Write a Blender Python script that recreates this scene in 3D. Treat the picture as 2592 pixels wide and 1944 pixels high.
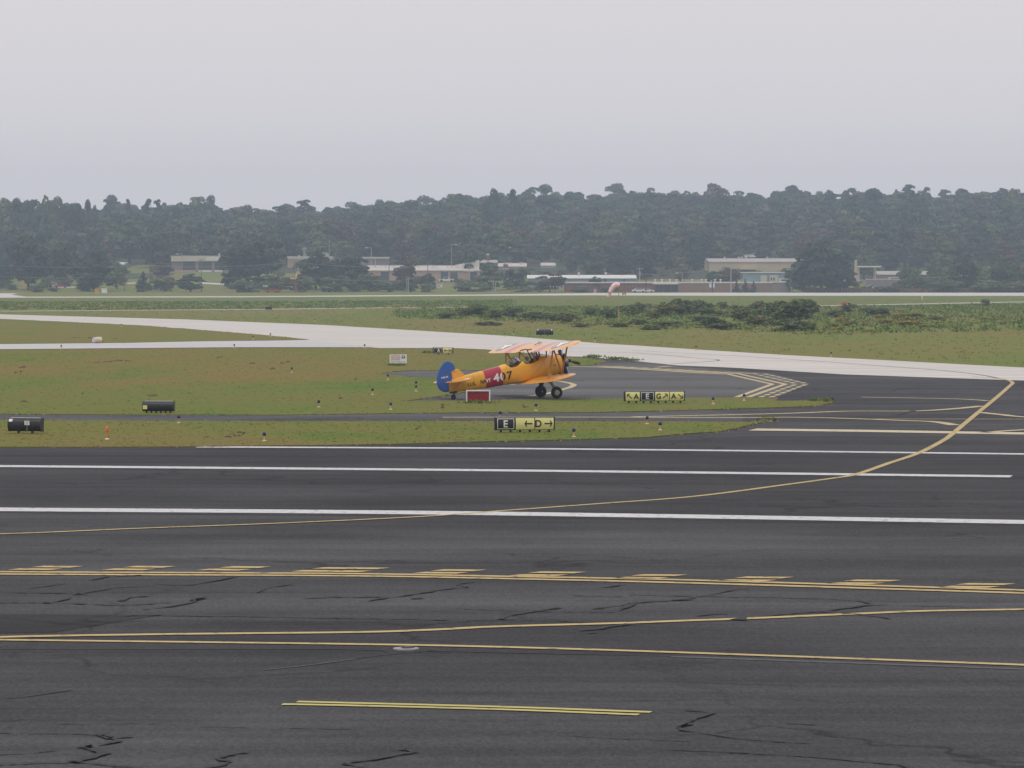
import bpy, bmesh, math, random
import numpy as np
from mathutils import Vector, Matrix, geometry

for o in list(bpy.data.objects): bpy.data.objects.remove(o)
S = bpy.context.scene
C = S.collection
rnd = random.Random(7)
R = math.radians

# ------------------------------------------------------------------ camera, sky, sun, exposure
FPX, CAMZ, CX, CY, YH = 9000.0, 6.4, 1296.0, 972.0, 690.0      # telephoto lens on a raised viewing deck
PITCH = math.atan((CY - YH) / FPX)
cam = bpy.data.cameras.new('camera'); camo = bpy.data.objects.new('camera', cam); C.objects.link(camo)
cam.sensor_width = 36; cam.lens = 36 * FPX / 2592; cam.clip_start = 1; cam.clip_end = 9000
camo.location = (0, 0, CAMZ); camo.rotation_euler = (math.pi / 2 - PITCH, 0, 0)
S.camera = camo

SUN_EL, SUN_AZ = R(66), R(215)            # azimuth from +Y clockwise: sun behind the camera, to its left
w = bpy.data.worlds.new('World'); S.world = w; w.use_nodes = True
nt = w.node_tree; bg = nt.nodes['Background']
sky = nt.nodes.new('ShaderNodeTexSky'); sky.sky_type = 'NISHITA'; sky.sun_disc = False
sky.sun_elevation = SUN_EL; sky.sun_rotation = SUN_AZ; sky.dust_density = 6; sky.air_density = 1.0
mixs = nt.nodes.new('ShaderNodeMix'); mixs.data_type = 'RGBA'
mixs.inputs[0].default_value = 0.93       # a closed cloud layer over the clear sky
mixs.inputs[7].default_value = (6.70, 6.36, 6.58, 1)
nt.links.new(sky.outputs[0], mixs.inputs[6]); nt.links.new(mixs.outputs[2], bg.inputs[0])
bg.inputs[1].default_value = 0.1
sl = bpy.data.lights.new('sun', 'SUN'); sl.energy = 1.05; sl.angle = R(22); sl.color = (1.0, 0.97, 0.92)
so = bpy.data.objects.new('sun', sl); C.objects.link(so)
so.rotation_euler = Vector((-math.sin(SUN_AZ) * math.cos(SUN_EL), -math.cos(SUN_AZ) * math.cos(SUN_EL), -math.sin(SUN_EL))).to_track_quat('-Z', 'Y').to_euler()
S.view_settings.view_transform = 'Standard'; S.view_settings.look = 'None'
S.view_settings.gamma = 1; S.view_settings.use_curve_mapping = False
S.view_settings.exposure = 0.26
S.render.engine = 'CYCLES'
S.cycles.use_denoising = True
S.cycles.max_bounces = 6; S.cycles.volume_bounces = 1
S.cycles.volume_step_rate = 8

# ------------------------------------------------------------------ where a photographed point stands in the place
cp, sp_ = math.cos(PITCH), math.sin(PITCH)
def ray(px, py):
    a, b = px - CX, CY - py
    return a, FPX * cp + b * sp_, -FPX * sp_ + b * cp
def G(px, py, z=0.0):
    a, y, dz = ray(px, py); t = (z - CAMZ) / dz
    return Vector((a * t, y * t, z))
def P(px, py, D):
    a, y, dz = ray(px, py); t = D / y
    return Vector((a * t, D, CAMZ + dz * t))
def WX(px, D): return (px - CX) * D / FPX

def interp(pts, x):
    if x <= pts[0][0]: return pts[0][1]
    for (x0, y0), (x1, y1) in zip(pts, pts[1:]):
        if x <= x1: return y0 + (y1 - y0) * (x - x0) / (x1 - x0)
    return pts[-1][1]
SKY = [(-900, 515), (0, 520), (200, 540), (260, 545), (330, 530), (480, 520), (560, 530), (650, 525), (800, 522), (1000, 518), (1100, 508),
       (1150, 505), (1200, 508), (1250, 490), (1330, 490), (1400, 495), (1500, 498), (1640, 480), (1700, 490), (1800, 488), (1850, 500),
       (1900, 492), (2000, 480), (2090, 498), (2110, 508), (2150, 492), (2250, 488), (2340, 477), (2400, 500), (2480, 488), (2530, 498),
       (2560, 478), (2600, 490), (3500, 500)]
PROF = [(0, 0), (1129, 0), (1150, .3), (1250, 3.07), (1330, 6.4), (1400, 8.5), (1500, 12), (2150, 26), (3300, 20)]
def crest(x):
    px = CX + FPX * x / 2150
    return CAMZ + (690 - sum(interp(SKY, px + d) for d in (-60, 0, 60)) / 3) * 2150 / FPX - 19.5
def HZ(x, y):
    b = interp(PROF, y)
    if y <= 1450: return b
    t = min(1, (y - 1450) / 700); t = t * t * (3 - 2 * t)
    z = b * (1 - t) + crest(x) * t
    if y > 2150: z -= (y - 2150) * .012
    return z

# ------------------------------------------------------------------ materials
def ramp(nt, fac, stops):
    r = nt.nodes.new('ShaderNodeValToRGB'); e = r.color_ramp.elements
    while len(e) < len(stops): e.new(.5)
    for k, (p, c) in enumerate(stops):
        e[k].position = p; e[k].color = (*c, 1) if len(c) == 3 else c
    nt.links.new(fac, r.inputs[0]); return r.outputs[0]
def noise(nt, vec, scale, detail=4, rough=.55, dist=0.0):
    n = nt.nodes.new('ShaderNodeTexNoise'); n.inputs['Scale'].default_value = scale
    n.inputs['Detail'].default_value = detail; n.inputs['Roughness'].default_value = rough
    n.inputs['Distortion'].default_value = dist
    if vec is not None: nt.links.new(vec, n.inputs['Vector'])
    return n.outputs[0]
def mapping(nt, vec, scale=(1, 1, 1), rz=0.0):
    m = nt.nodes.new('ShaderNodeMapping'); m.inputs['Scale'].default_value = scale; m.inputs['Rotation'].default_value = (0, 0, rz)
    nt.links.new(vec, m.inputs['Vector']); return m.outputs[0]
def mixc(nt, a, b, fac, mode='MIX'):
    m = nt.nodes.new('ShaderNodeMix'); m.data_type = 'RGBA'; m.blend_type = mode
    for s, v in ((0, fac), (6, a), (7, b)):
        if isinstance(v, (int, float)): m.inputs[s].default_value = v
        elif isinstance(v, tuple): m.inputs[s].default_value = (*v, 1) if len(v) == 3 else v
        else: nt.links.new(v, m.inputs[s])
    return m.outputs[2]
def base(name, rough=.7, spec=.3, metal=0.0):
    m = bpy.data.materials.new(name); m.use_nodes = True
    b = m.node_tree.nodes['Principled BSDF']
    b.inputs['Roughness'].default_value = rough; b.inputs['Specular IOR Level'].default_value = spec; b.inputs['Metallic'].default_value = metal
    return m, m.node_tree, b
def M_(name, col, rough=.6, spec=.35, var=.12, scale=6.0, metal=0.0, coat=0.0):
    m, nt, b = base(name, rough, spec, metal)
    tc = nt.nodes.new('ShaderNodeTexCoord')
    n = noise(nt, tc.outputs['Object'], scale, 5)
    lo = tuple(c * (1 - var) for c in col); hi = tuple(min(1, c * (1 + var * .6)) for c in col)
    nt.links.new(ramp(nt, n, [(.3, lo), (.7, hi)]), b.inputs['Base Color'])
    if coat: b.inputs['Coat Weight'].default_value = coat; b.inputs['Coat Roughness'].default_value = .12
    return m
RWY_DIR = (G(2592, 1321) - G(0, 1289)); RWY_A = math.atan2(RWY_DIR.y, RWY_DIR.x)
def asphalt(name, lo, hi, blue=1.09):
    m, nt, b = base(name, .93, .12)
    g = nt.nodes.new('ShaderNodeNewGeometry'); pos = g.outputs['Position']
    st = mapping(nt, pos, (.035, .5, 1), -RWY_A)
    n1 = noise(nt, st, 1.0, 6, .62)
    n2 = noise(nt, pos, .09, 5, .6)
    n3 = noise(nt, mapping(nt, pos, (1, .28, 1)), 22, 4, .75)
    st2 = mapping(nt, pos, (.012, 2.2, 1), -RWY_A)
    n4 = noise(nt, st2, 1.0, 5, .65)
    mul = nt.nodes.new('ShaderNodeMath'); mul.operation = 'ADD'; nt.links.new(n1, mul.inputs[0]); nt.links.new(n2, mul.inputs[1])
    m2 = nt.nodes.new('ShaderNodeMath'); m2.operation = 'MULTIPLY_ADD'; m2.inputs[1].default_value = .4
    nt.links.new(n4, m2.inputs[0]); nt.links.new(mul.outputs[0], m2.inputs[2])
    m3 = nt.nodes.new('ShaderNodeMath'); m3.operation = 'MULTIPLY_ADD'; m3.inputs[1].default_value = .8
    nt.links.new(n3, m3.inputs[0]); nt.links.new(m2.outputs[0], m3.inputs[2])
    dv = nt.nodes.new('ShaderNodeMath'); dv.operation = 'DIVIDE'; dv.inputs[1].default_value = 3.2; nt.links.new(m3.outputs[0], dv.inputs[0])
    nt.links.new(ramp(nt, dv.outputs[0], [(.36, (lo, lo * 1.025, lo * blue)), (.5, ((lo + hi) / 2, (lo + hi) / 2 * 1.025, (lo + hi) / 2 * blue)), (.64, (hi, hi * 1.025, hi * blue))]), b.inputs['Base Color'])
    vo = nt.nodes.new('ShaderNodeTexVoronoi'); vo.feature = 'DISTANCE_TO_EDGE'; vo.inputs['Scale'].default_value = .16
    wv = nt.nodes.new('ShaderNodeVectorMath'); wv.operation = 'ADD'; wn = nt.nodes.new('ShaderNodeTexNoise'); wn.inputs['Scale'].default_value = .5; wn.inputs['Detail'].default_value = 5
    sc_ = nt.nodes.new('ShaderNodeVectorMath'); sc_.operation = 'SCALE'; sc_.inputs['Scale'].default_value = 3.0
    nt.links.new(pos, wn.inputs['Vector']); nt.links.new(wn.outputs['Color'], sc_.inputs[0]); nt.links.new(pos, wv.inputs[0]); nt.links.new(sc_.outputs[0], wv.inputs[1]); nt.links.new(wv.outputs[0], vo.inputs['Vector'])
    msk = ramp(nt, noise(nt, pos, .06, 3, .6), [(.48, (0, 0, 0)), (.60, (1, 1, 1))])
    ck = ramp(nt, vo.outputs['Distance'], [(.0, (1, 1, 1)), (.022, (0, 0, 0))])
    old = b.inputs['Base Color'].links[0].from_socket
    pt = ramp(nt, noise(nt, mapping(nt, pos, (.02, .12, 1), -RWY_A), 1.0, 6, .7), [(.40, (.82, .82, .82)), (.62, (1.22, 1.22, 1.2))])
    cc = mixc(nt, old, pt, 1.0, 'MULTIPLY')
    cc = mixc(nt, cc, ramp(nt, noise(nt, mapping(nt, pos, (1, .3, 1)), 16, 6, .8), [(.36, (.76, .76, .76)), (.64, (1.26, 1.26, 1.25))]), 1.0, 'MULTIPLY')
    nt.links.new(mixc(nt, cc, mixc(nt, cc, (.40, .40, .40), 1.0, 'MULTIPLY'), mixc(nt, ck, msk, 1.0, 'MULTIPLY')), b.inputs['Base Color'])
    bp = nt.nodes.new('ShaderNodeBump'); bp.inputs['Strength'].default_value = .25; bp.inputs['Distance'].default_value = .01
    nt.links.new(n3, bp.inputs['Height']); nt.links.new(bp.outputs[0], b.inputs['Normal'])
    return m
def grass_mat(name, cols, seed=0.0, big=.028, zones=False):
    m, nt, b = base(name, .95, .1)
    g = nt.nodes.new('ShaderNodeNewGeometry'); pos = mapping(nt, g.outputs['Position'], (1, 1, 1), seed)
    pm = mapping(nt, g.outputs['Position'], (1, .45, 1), seed)
    n1 = noise(nt, pm, big, 5, .62, .6)
    n2 = noise(nt, pm, big * 7, 5, .65)
    n3 = noise(nt, pos, 4.5, 4, .7)
    a = nt.nodes.new('ShaderNodeMath'); a.operation = 'MULTIPLY_ADD'; a.inputs[1].default_value = .55
    nt.links.new(n2, a.inputs[0]); nt.links.new(n1, a.inputs[2])
    a2 = nt.nodes.new('ShaderNodeMath'); a2.operation = 'MULTIPLY_ADD'; a2.inputs[1].default_value = .45
    nt.links.new(n3, a2.inputs[0]); nt.links.new(a.outputs[0], a2.inputs[2])
    d = nt.nodes.new('ShaderNodeMath'); d.operation = 'DIVIDE'; d.inputs[1].default_value = 2.0; nt.links.new(a2.outputs[0], d.inputs[0])
    k = len(cols)
    col = ramp(nt, d.outputs[0], [(.425 + .16 * i / (k - 1), c) for i, c in enumerate(cols)])
    if zones:
        sx = nt.nodes.new('ShaderNodeSeparateXYZ'); nt.links.new(g.outputs['Position'], sx.inputs[0])
        nz = noise(nt, mapping(nt, g.outputs['Position'], (.035, .02, 1)), 1.0, 5, .6)
        q = nt.nodes.new('ShaderNodeMath'); q.operation = 'MULTIPLY_ADD'; q.inputs[1].default_value = 110.0; nt.links.new(nz, q.inputs[0]); nt.links.new(sx.outputs['Y'], q.inputs[2])
        q2 = nt.nodes.new('ShaderNodeMapRange'); q2.inputs['From Min'].default_value = 200; q2.inputs['From Max'].default_value = 320; nt.links.new(q.outputs[0], q2.inputs['Value'])
        f = ramp(nt, q2.outputs[0], [(0, (.5, .5, .5)), (.10, (.35, .35, .35)), (.22, (0, 0, 0)), (.42, (0, 0, 0)), (.56, (1, 1, 1)), (.8, (.8, .8, .8)), (1, (.55, .55, .55))])
        gr = mixc(nt, col, (.88, .99, .86), 1.0, 'MULTIPLY'); tn = mixc(nt, col, (1.10, .94, .98), 1.0, 'MULTIPLY')
        col = mixc(nt, gr, tn, f)
    nt.links.new(col, b.inputs['Base Color'])
    return m
def foliage(name, cols, leafvar=.35):
    m, nt, b = base(name, .85, .12)
    oi = nt.nodes.new('ShaderNodeObjectInfo'); tc = nt.nodes.new('ShaderNodeTexCoord'); g = nt.nodes.new('ShaderNodeNewGeometry')
    k = len(cols)
    c = ramp(nt, oi.outputs['Random'], [(i / (k - 1), x) for i, x in enumerate(cols)])
    n = noise(nt, tc.outputs['Object'], .55, 4, .6)
    v = ramp(nt, n, [(.3, (1 - leafvar,) * 3), (.72, (1 + leafvar,) * 3)])
    nw = noise(nt, g.outputs['Position'], .03, 3, .6)
    v = mixc(nt, v, ramp(nt, nw, [(.35, (.72, .8, .85)), (.65, (1.35, 1.25, 1.0))]), 1.0, 'MULTIPLY')
    r = ramp(nt, g.outputs['Random Per Island'], [(0, (.7, .72, .68)), (1, (1.3, 1.26, 1.2))])
    c = mixc(nt, mixc(nt, c, v, 1.0, 'MULTIPLY'), r, 1.0, 'MULTIPLY')
    nt.links.new(c, b.inputs['Base Color'])
    return m
def paint_mat(name, col, under=(.07, .07, .072), wear=.46):
    m, nt, b = base(name, .75, .25)
    g = nt.nodes.new('ShaderNodeNewGeometry')
    n = noise(nt, g.outputs['Position'], 3.5, 6, .75)
    f = ramp(nt, n, [(wear - .14, (0, 0, 0)), (wear, (1, 1, 1))])
    n2 = noise(nt, g.outputs['Position'], .35, 4, .6)
    c = mixc(nt, tuple(x * .8 for x in col), col, n2)
    nt.links.new(mixc(nt, under, c, f), b.inputs['Base Color'])
    return m

ASPH = asphalt('apron_asphalt', .022, .088)
ASPH_D = asphalt('runway_asphalt', .016, .072)
ASPH_P = asphalt('pad_asphalt', .085, .125, 1.04)
ASPH_PATCH = asphalt('patch_asphalt', .026, .036, 1.03)
def concrete_mat(name, a, bcol):
    m, nt, b = base(name, .9, .2)
    g = nt.nodes.new('ShaderNodeNewGeometry'); pos = g.outputs['Position']
    n = noise(nt, mapping(nt, pos, (.06, .5, 1), .5), 1.0, 6, .6); n3 = noise(nt, pos, 2.0, 4, .7)
    f = nt.nodes.new('ShaderNodeMath'); f.operation = 'MULTIPLY_ADD'; f.inputs[1].default_value = .4; nt.links.new(n3, f.inputs[0]); nt.links.new(n, f.inputs[2])
    nt.links.new(ramp(nt, f.outputs[0], [(.5, a), (.9, bcol)]), b.inputs['Base Color'])
    return m
CONC = concrete_mat('old_concrete', (.45, .43, .40), (.61, .58, .545))
CONC_G = concrete_mat('grey_concrete', (.43, .425, .43), (.54, .535, .54))
GRASS = grass_mat('field_grass', [(0.176, 0.152, 0.044), (0.164, 0.161, 0.040), (0.152, 0.163, 0.037), (0.136, 0.165, 0.033), (0.108, 0.161, 0.027)])
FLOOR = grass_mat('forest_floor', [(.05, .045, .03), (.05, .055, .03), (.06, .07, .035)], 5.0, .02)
GRASS_I = grass_mat('island_grass', [(0.171, 0.144, 0.042), (0.163, 0.151, 0.039), (0.152, 0.156, 0.036), (0.133, 0.158, 0.031), (0.095, 0.151, 0.023)], 1.0, .05, True)
GRASS_F = grass_mat('far_grass', [(0.148, 0.135, 0.038), (0.137, 0.155, 0.036), (0.126, 0.155, 0.033), (0.104, 0.144, 0.030)], 2.0, .012)
WEEDM = grass_mat('weed_leaf', [(0.173, 0.185, 0.063), (0.151, 0.196, 0.053), (0.121, 0.190, 0.047), (0.095, 0.174, 0.041)], 3.0, .03)
EARTH = M_('bare_earth', (.15, .095, .065), .95, .1, .3, 1.2)
DRY = M_('dry_grass', (.30, .235, .14), .95, .1, .3, .6)
WHITE_P = paint_mat('white_paint', (.62, .62, .62), wear=.46)
YEL_P = paint_mat('yellow_paint', (.54, .41, .18), wear=.47)
YEL_P2 = paint_mat('lemon_paint', (.52, .46, .17), wear=.44)
YEL_OLD = paint_mat('faded_yellow_paint', (.56, .46, .26), wear=.46)
CREAM_P = paint_mat('worn_cream_paint', (.60, .53, .36), wear=.45)
CRACK = M_('crack_sealant', (.046, .046, .047), .8, .15, .3, 8)
SEAM_L = M_('pale_seam', (.11, .115, .12), .9, .1, .2, 3)
BLACK = M_('black_metal', (.018, .018, .022), .45, .4, .25, 9)
DARK = M_('dark_rubber', (.02, .02, .021), .8, .3, .2, 20)
STEEL = M_('grey_steel', (.32, .32, .33), .4, .5, .15, 10, .6)
SILVER = M_('silver_metal', (.55, .56, .58), .35, .5, .1, 10, .5)
WHITE = M_('white_enamel', (.74, .74, .72), .5, .4, .08, 8)
SIGN_Y = M_('sign_yellow', (.70, .66, .27), .35, .4, .07, 5)
SIGN_K = M_('sign_black', (.016, .016, .020), .35, .4, .1, 5)
SIGN_W = M_('sign_white_legend', (.66, .66, .60), .4, .4, .05, 5)
SIGN_R = M_('sign_red', (.26, .018, .028), .5, .35, .2, 6)
LENS_B = M_('blue_lens', (.012, .010, .085), .15, .5, .1, 12)
ORANGE = M_('orange_paint', (.70, .17, .05), .55, .35, .12, 15)
STAKE = M_('stake_cream', (.66, .52, .36), .6, .3, .15, 15)
BRASS_Y = M_('stake_amber', (.55, .34, .12), .6, .3, .15, 15)
PLY = M_('aircraft_yellow', (.75, .365, .018), .30, .45, .05, 1.5, coat=.35)
PLY2 = M_('wing_yellow', (.78, .36, .055), .30, .5, .05, 1.2, coat=.6)
PRED = M_('band_red', (.38, .016, .045), .32, .45, .05, 1.5, coat=.3)
PSTRIPE = M_('wing_stripe_red', (.56, .13, .17), .32, .5, .05, 1.5, coat=.6)  # sky glare on the wing is put into the colour, paling red to pink
PBLUE = M_('rudder_blue', (.020, .095, .36), .35, .4, .06, 1.5, coat=.2)
PBLACK = M_('letter_black', (.025, .018, .012), .4, .4, .05, 5)
PWHITE = M_('letter_white', (.80, .78, .76), .4, .4, .05, 5)
STARBL = M_('insignia_blue', (.13, .15, .20), .32, .5, .05, 5, coat=.6)  # disc blue is greyed in its base colour to imitate glare
STRUT = M_('strut_yellow', (.46, .165, .018), .4, .4, .06, 3)
BROWN = M_('strut_brown', (.16, .045, .018), .5, .35, .1, 5)
ENG = M_('engine_black', (.02, .02, .022), .45, .4, .3, 30)
SKIN = M_('skin', (.50, .26, .18), .55, .35, .08, 30)
CAP1 = M_('grey_green_helmet', (.16, .17, .12), .7, .2, .2, 30)
CAP2 = M_('dark_red_helmet', (.14, .04, .035), .6, .3, .2, 30)
JACKET = M_('dark_jacket', (.03, .028, .035), .8, .2, .2, 20)
JACKET2 = M_('grey_jacket', (.20, .21, .20), .8, .2, .2, 20)
def glass_mat():
    m, nt, b = base('windshield_glass', .05, .5)
    b.inputs['Base Color'].default_value = (.8, .85, .86, 1); b.inputs['Transmission Weight'].default_value = .92; b.inputs['IOR'].default_value = 1.2
    return m
GLASS = glass_mat()
SOCK = M_('windsock_cloth', (.82, .57, .58), .9, .1, .12, 3)
SOCK2 = M_('windsock_orange', (.68, .20, .10), .9, .1, .12, 3)
BARK = M_('bark', (.075, .055, .042), .95, .1, .3, 3)

# ------------------------------------------------------------------ mesh helpers
class MB:
    def __init__(s): s.v = []; s.f = []; s.m = []
    def add(s, verts, faces, mi=0):
        o = len(s.v); s.v += [tuple(q) for q in verts]; s.f += [tuple(i + o for i in f) for f in faces]; s.m += [mi] * len(faces); return s
    def box(s, c, d, rz=0.0, mi=0, mat=None):
        hx, hy, hz = d[0] / 2, d[1] / 2, d[2] / 2; cs, sn = math.cos(rz), math.sin(rz); vs = []
        for x, y, z in ((-hx, -hy, -hz), (hx, -hy, -hz), (hx, hy, -hz), (-hx, hy, -hz), (-hx, -hy, hz), (hx, -hy, hz), (hx, hy, hz), (-hx, hy, hz)):
            q = Vector((x * cs - y * sn, x * sn + y * cs, z)) if mat is None else mat @ Vector((x, y, z))
            vs.append((q[0] + c[0], q[1] + c[1], q[2] + c[2]))
        return s.add(vs, [(3, 2, 1, 0), (4, 5, 6, 7), (0, 1, 5, 4), (1, 2, 6, 5), (2, 3, 7, 6), (3, 0, 4, 7)], mi)
    def loft(s, rings, caps=True, closed=True, mi=0):
        n = len(rings[0]); vs = [p for r in rings for p in r]; fs = []
        for i in range(len(rings) - 1):
            for j in range(n if closed else n - 1):
                a = i * n + j; b = i * n + (j + 1) % n
                fs.append((a, b, b + n, a + n))
        if caps: fs.append(tuple(range(n))[::-1]); fs.append(tuple(range((len(rings) - 1) * n, len(rings) * n)))
        return s.add(vs, fs, mi)
    def cyl(s, p0, p1, r0, r1=None, n=10, mi=0, caps=True, flat=1.0, up=None):
        r1 = r0 if r1 is None else r1; p0, p1 = Vector(p0), Vector(p1); d = (p1 - p0).normalized()
        a = Vector(up) if up else (Vector((0, 0, 1)) if abs(d.z) < .9 else Vector((1, 0, 0)))
        u = d.cross(a).normalized(); v = d.cross(u)
        rs = [[p + (u * math.cos(t) * flat + v * math.sin(t)) * r for t in [2 * math.pi * k / n for k in range(n)]] for p, r in ((p0, r0), (p1, r1))]
        return s.loft(rs, caps, True, mi)
    def tube(s, pts, r, n=6, mi=0):
        pts = [Vector(p) for p in pts]; rings = []
        for i, p in enumerate(pts):
            d = (pts[min(i + 1, len(pts) - 1)] - pts[max(i - 1, 0)]).normalized()
            a = Vector((0, 0, 1)) if abs(d.z) < .9 else Vector((1, 0, 0)); u = d.cross(a).normalized(); v = d.cross(u)
            rr = r[i] if isinstance(r, (list, tuple)) else r
            rings.append([p + (u * math.cos(t) + v * math.sin(t)) * rr for t in [2 * math.pi * k / n for k in range(n)]])
        return s.loft(rings, True, True, mi)
    def lathe(s, prof, n=24, axis='z', c=(0, 0, 0), mi=0):
        rings = []
        for r, h in prof:
            ring = []
            for k in range(n):
                t = 2 * math.pi * k / n; a, b = r * math.cos(t), r * math.sin(t)
                q = {'z': (a, b, h), 'y': (a, h, b), 'x': (h, a, b)}[axis]
                ring.append((q[0] + c[0], q[1] + c[1], q[2] + c[2]))
            rings.append(ring)
        return s.loft(rings, True, True, mi)
    def prism(s, poly, y0, y1, mi=0, axis='y'):
        tri = geometry.tessellate_polygon([[Vector((a, b, 0)) for a, b in poly]]); n = len(poly)
        def q(a, b, h): return {'y': (a, h, b), 'x': (h, a, b), 'z': (a, b, h)}[axis]
        vs = [q(a, b, y0) for a, b in poly] + [q(a, b, y1) for a, b in poly]
        fs = [tuple(t) for t in tri] + [tuple(i + n for i in t[::-1]) for t in tri] + [(i, (i + 1) % n, (i + 1) % n + n, i + n) for i in range(n)]
        return s.add(vs, fs, mi)
    def mesh(s, name, mats, smooth=False):
        me = bpy.data.meshes.new(name); me.from_pydata(s.v, [], s.f)
        for m in (mats if isinstance(mats, (list, tuple)) else [mats]): me.materials.append(m)
        me.polygons.foreach_set('material_index', s.m)
        bm = bmesh.new(); bm.from_mesh(me); bmesh.ops.recalc_face_normals(bm, faces=bm.faces); bm.to_mesh(me); bm.free()
        if smooth:
            me.polygons.foreach_set('use_smooth', [True] * len(me.polygons))
            try: me.set_sharp_from_angle(angle=R(40))
            except Exception: pass
        return me
    def build(s, name, mats, parent=None, smooth=False, label=None):
        return link(name, s.mesh(name, mats, smooth), parent, label)
def link(name, data, parent=None, label=None):
    o = bpy.data.objects.new(name, data); C.objects.link(o)
    if parent: o.parent = parent
    if label: o['label'] = label
    return o
def tag(o, label, cat, group=None, kind=None):
    o['label'] = label
    if cat: o['category'] = cat
    if group: o['group'] = group
    if kind: o['kind'] = kind
    return o
def thing(name, label, cat, loc=(0, 0, 0), rz=0.0, group=None):
    o = bpy.data.objects.new(name, None); C.objects.link(o); o.empty_display_size = .3
    o.location = loc; o.rotation_euler = (0, 0, rz)
    return tag(o, label, cat, group)
def copy_tree(o, parent=None):
    c = o.copy(); C.objects.link(c)
    if parent: c.parent = parent
    for ch in [x for x in o.children]: copy_tree(ch, c)
    return c
def np_mesh(name, V, Fc, mat):
    V = np.asarray(V, dtype=np.float32); Fc = np.asarray(Fc, dtype=np.int32)
    me = bpy.data.meshes.new(name); k = Fc.shape[1]
    me.vertices.add(len(V)); me.vertices.foreach_set('co', V.ravel())
    me.loops.add(Fc.size); me.loops.foreach_set('vertex_index', Fc.ravel())
    me.polygons.add(len(Fc)); me.polygons.foreach_set('loop_start', np.arange(0, Fc.size, k, dtype=np.int32))
    try: me.polygons.foreach_set('loop_total', np.full(len(Fc), k, dtype=np.int32))
    except Exception: pass
    me.update(calc_edges=True); me.materials.append(mat); return me

def ragged(pts, step, amp, rr):
    out = []
    n = len(pts)
    for i in range(n):
        a, b = Vector(pts[i][:2]), Vector(pts[(i + 1) % n][:2]); L = (b - a).length; k = max(1, min(160, int(L / step)))
        nrm = Vector((-(b - a).y, (b - a).x)).normalized() if L > 0 else Vector((0, 0))
        for j in range(k):
            q = a.lerp(b, j / k)
            if j: q = q + nrm * rr.gauss(0, amp)
            out.append((q.x, q.y))
    return out
def sheet(name, pts, z, mat, parent=None, thick=0.0, kind='structure'):
    tri = geometry.tessellate_polygon([[Vector((p[0], p[1], 0)) for p in pts]]); n = len(pts)
    mb = MB(); vs = [(p[0], p[1], z) for p in pts]; fs = [tuple(t) for t in tri]
    if thick:
        vs += [(p[0], p[1], z - thick) for p in pts]; fs += [(i, (i + 1) % n, (i + 1) % n + n, i + n) for i in range(n)]
    mb.add(vs, fs)
    me = bpy.data.meshes.new(name); me.from_pydata(mb.v, [], mb.f); me.materials.append(mat)
    bm = bmesh.new(); bm.from_mesh(me); bmesh.ops.recalc_face_normals(bm, faces=bm.faces)
    if sum(f.normal.z * f.calc_area() for f in bm.faces) < 0: bmesh.ops.reverse_faces(bm, faces=bm.faces)
    bm.to_mesh(me); bm.free()
    o = link(name, me, parent)
    if kind and not parent: o['kind'] = kind
    return o
def GP(pts, z=0.0): return [tuple(G(a, b, z)[:2]) for a, b in pts]
def smooth_line(pts, k=6):
    if len(pts) < 3: return [Vector(p) for p in pts]
    P_ = [Vector(p) for p in pts]; P_ = [P_[0] * 2 - P_[1]] + P_ + [P_[-1] * 2 - P_[-2]]; out = []
    for i in range(1, len(P_) - 2):
        for j in range(k):
            t = j / k; a, b, c, d = P_[i - 1:i + 3]
            out.append(.5 * ((2 * b) + (c - a) * t + (2 * a - 5 * b + 4 * c - d) * t * t + (3 * b - a - 3 * c + d) * t ** 3))
    out.append(P_[-2]); return out
def ribbon(name, px, width, z, mat, parent, smooth=True, jit=0.0, k=6):
    pts = [Vector((*q, 0)) for q in GP(px, z)]
    if smooth: pts = smooth_line(pts, k)
    L, Rr = [], []
    for i, p in enumerate(pts):
        d = (pts[min(i + 1, len(pts) - 1)] - pts[max(i - 1, 0)]); d.normalize(); nrm = Vector((-d.y, d.x, 0))
        wd = width * (1 + (rnd.uniform(-jit, jit) if jit else 0)) / 2
        L.append((p.x + nrm.x * wd, p.y + nrm.y * wd, z)); Rr.append((p.x - nrm.x * wd, p.y - nrm.y * wd, z))
    n = len(pts); mb = MB(); mb.add(L + Rr, [(i, i + n, i + 1 + n, i + 1) for i in range(n - 1)])
    return mb.build(name, mat, parent)

# ------------------------------------------------------------------ the ground and the pavements
def ground():
    xs = [-1400, -1150, -950, -800] + list(range(-700, 701, 25)) + [800, 950, 1150, 1400]
    ys = [-50, 0, 100, 300, 600, 900, 1100] + list(range(1125, 2400, 25)) + [2425, 2480]
    vs = [(x, y, HZ(x, y)) for y in ys for x in xs]; n = len(xs)
    fs = [(j * n + i, j * n + i + 1, (j + 1) * n + i + 1, (j + 1) * n + i) for j in range(len(ys) - 1) for i in range(n - 1)]
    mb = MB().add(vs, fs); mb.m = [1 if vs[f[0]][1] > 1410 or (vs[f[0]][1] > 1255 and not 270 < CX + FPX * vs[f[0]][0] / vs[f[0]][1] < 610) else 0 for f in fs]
    o = mb.build('ground', [GRASS, FLOOR], None, True); o['kind'] = 'structure'
    return o
ground()
ZA, ZR, ZC, ZL, ZY, ZK, ZI = .02, .026, .03, .034, .038, .042, .06

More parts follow.
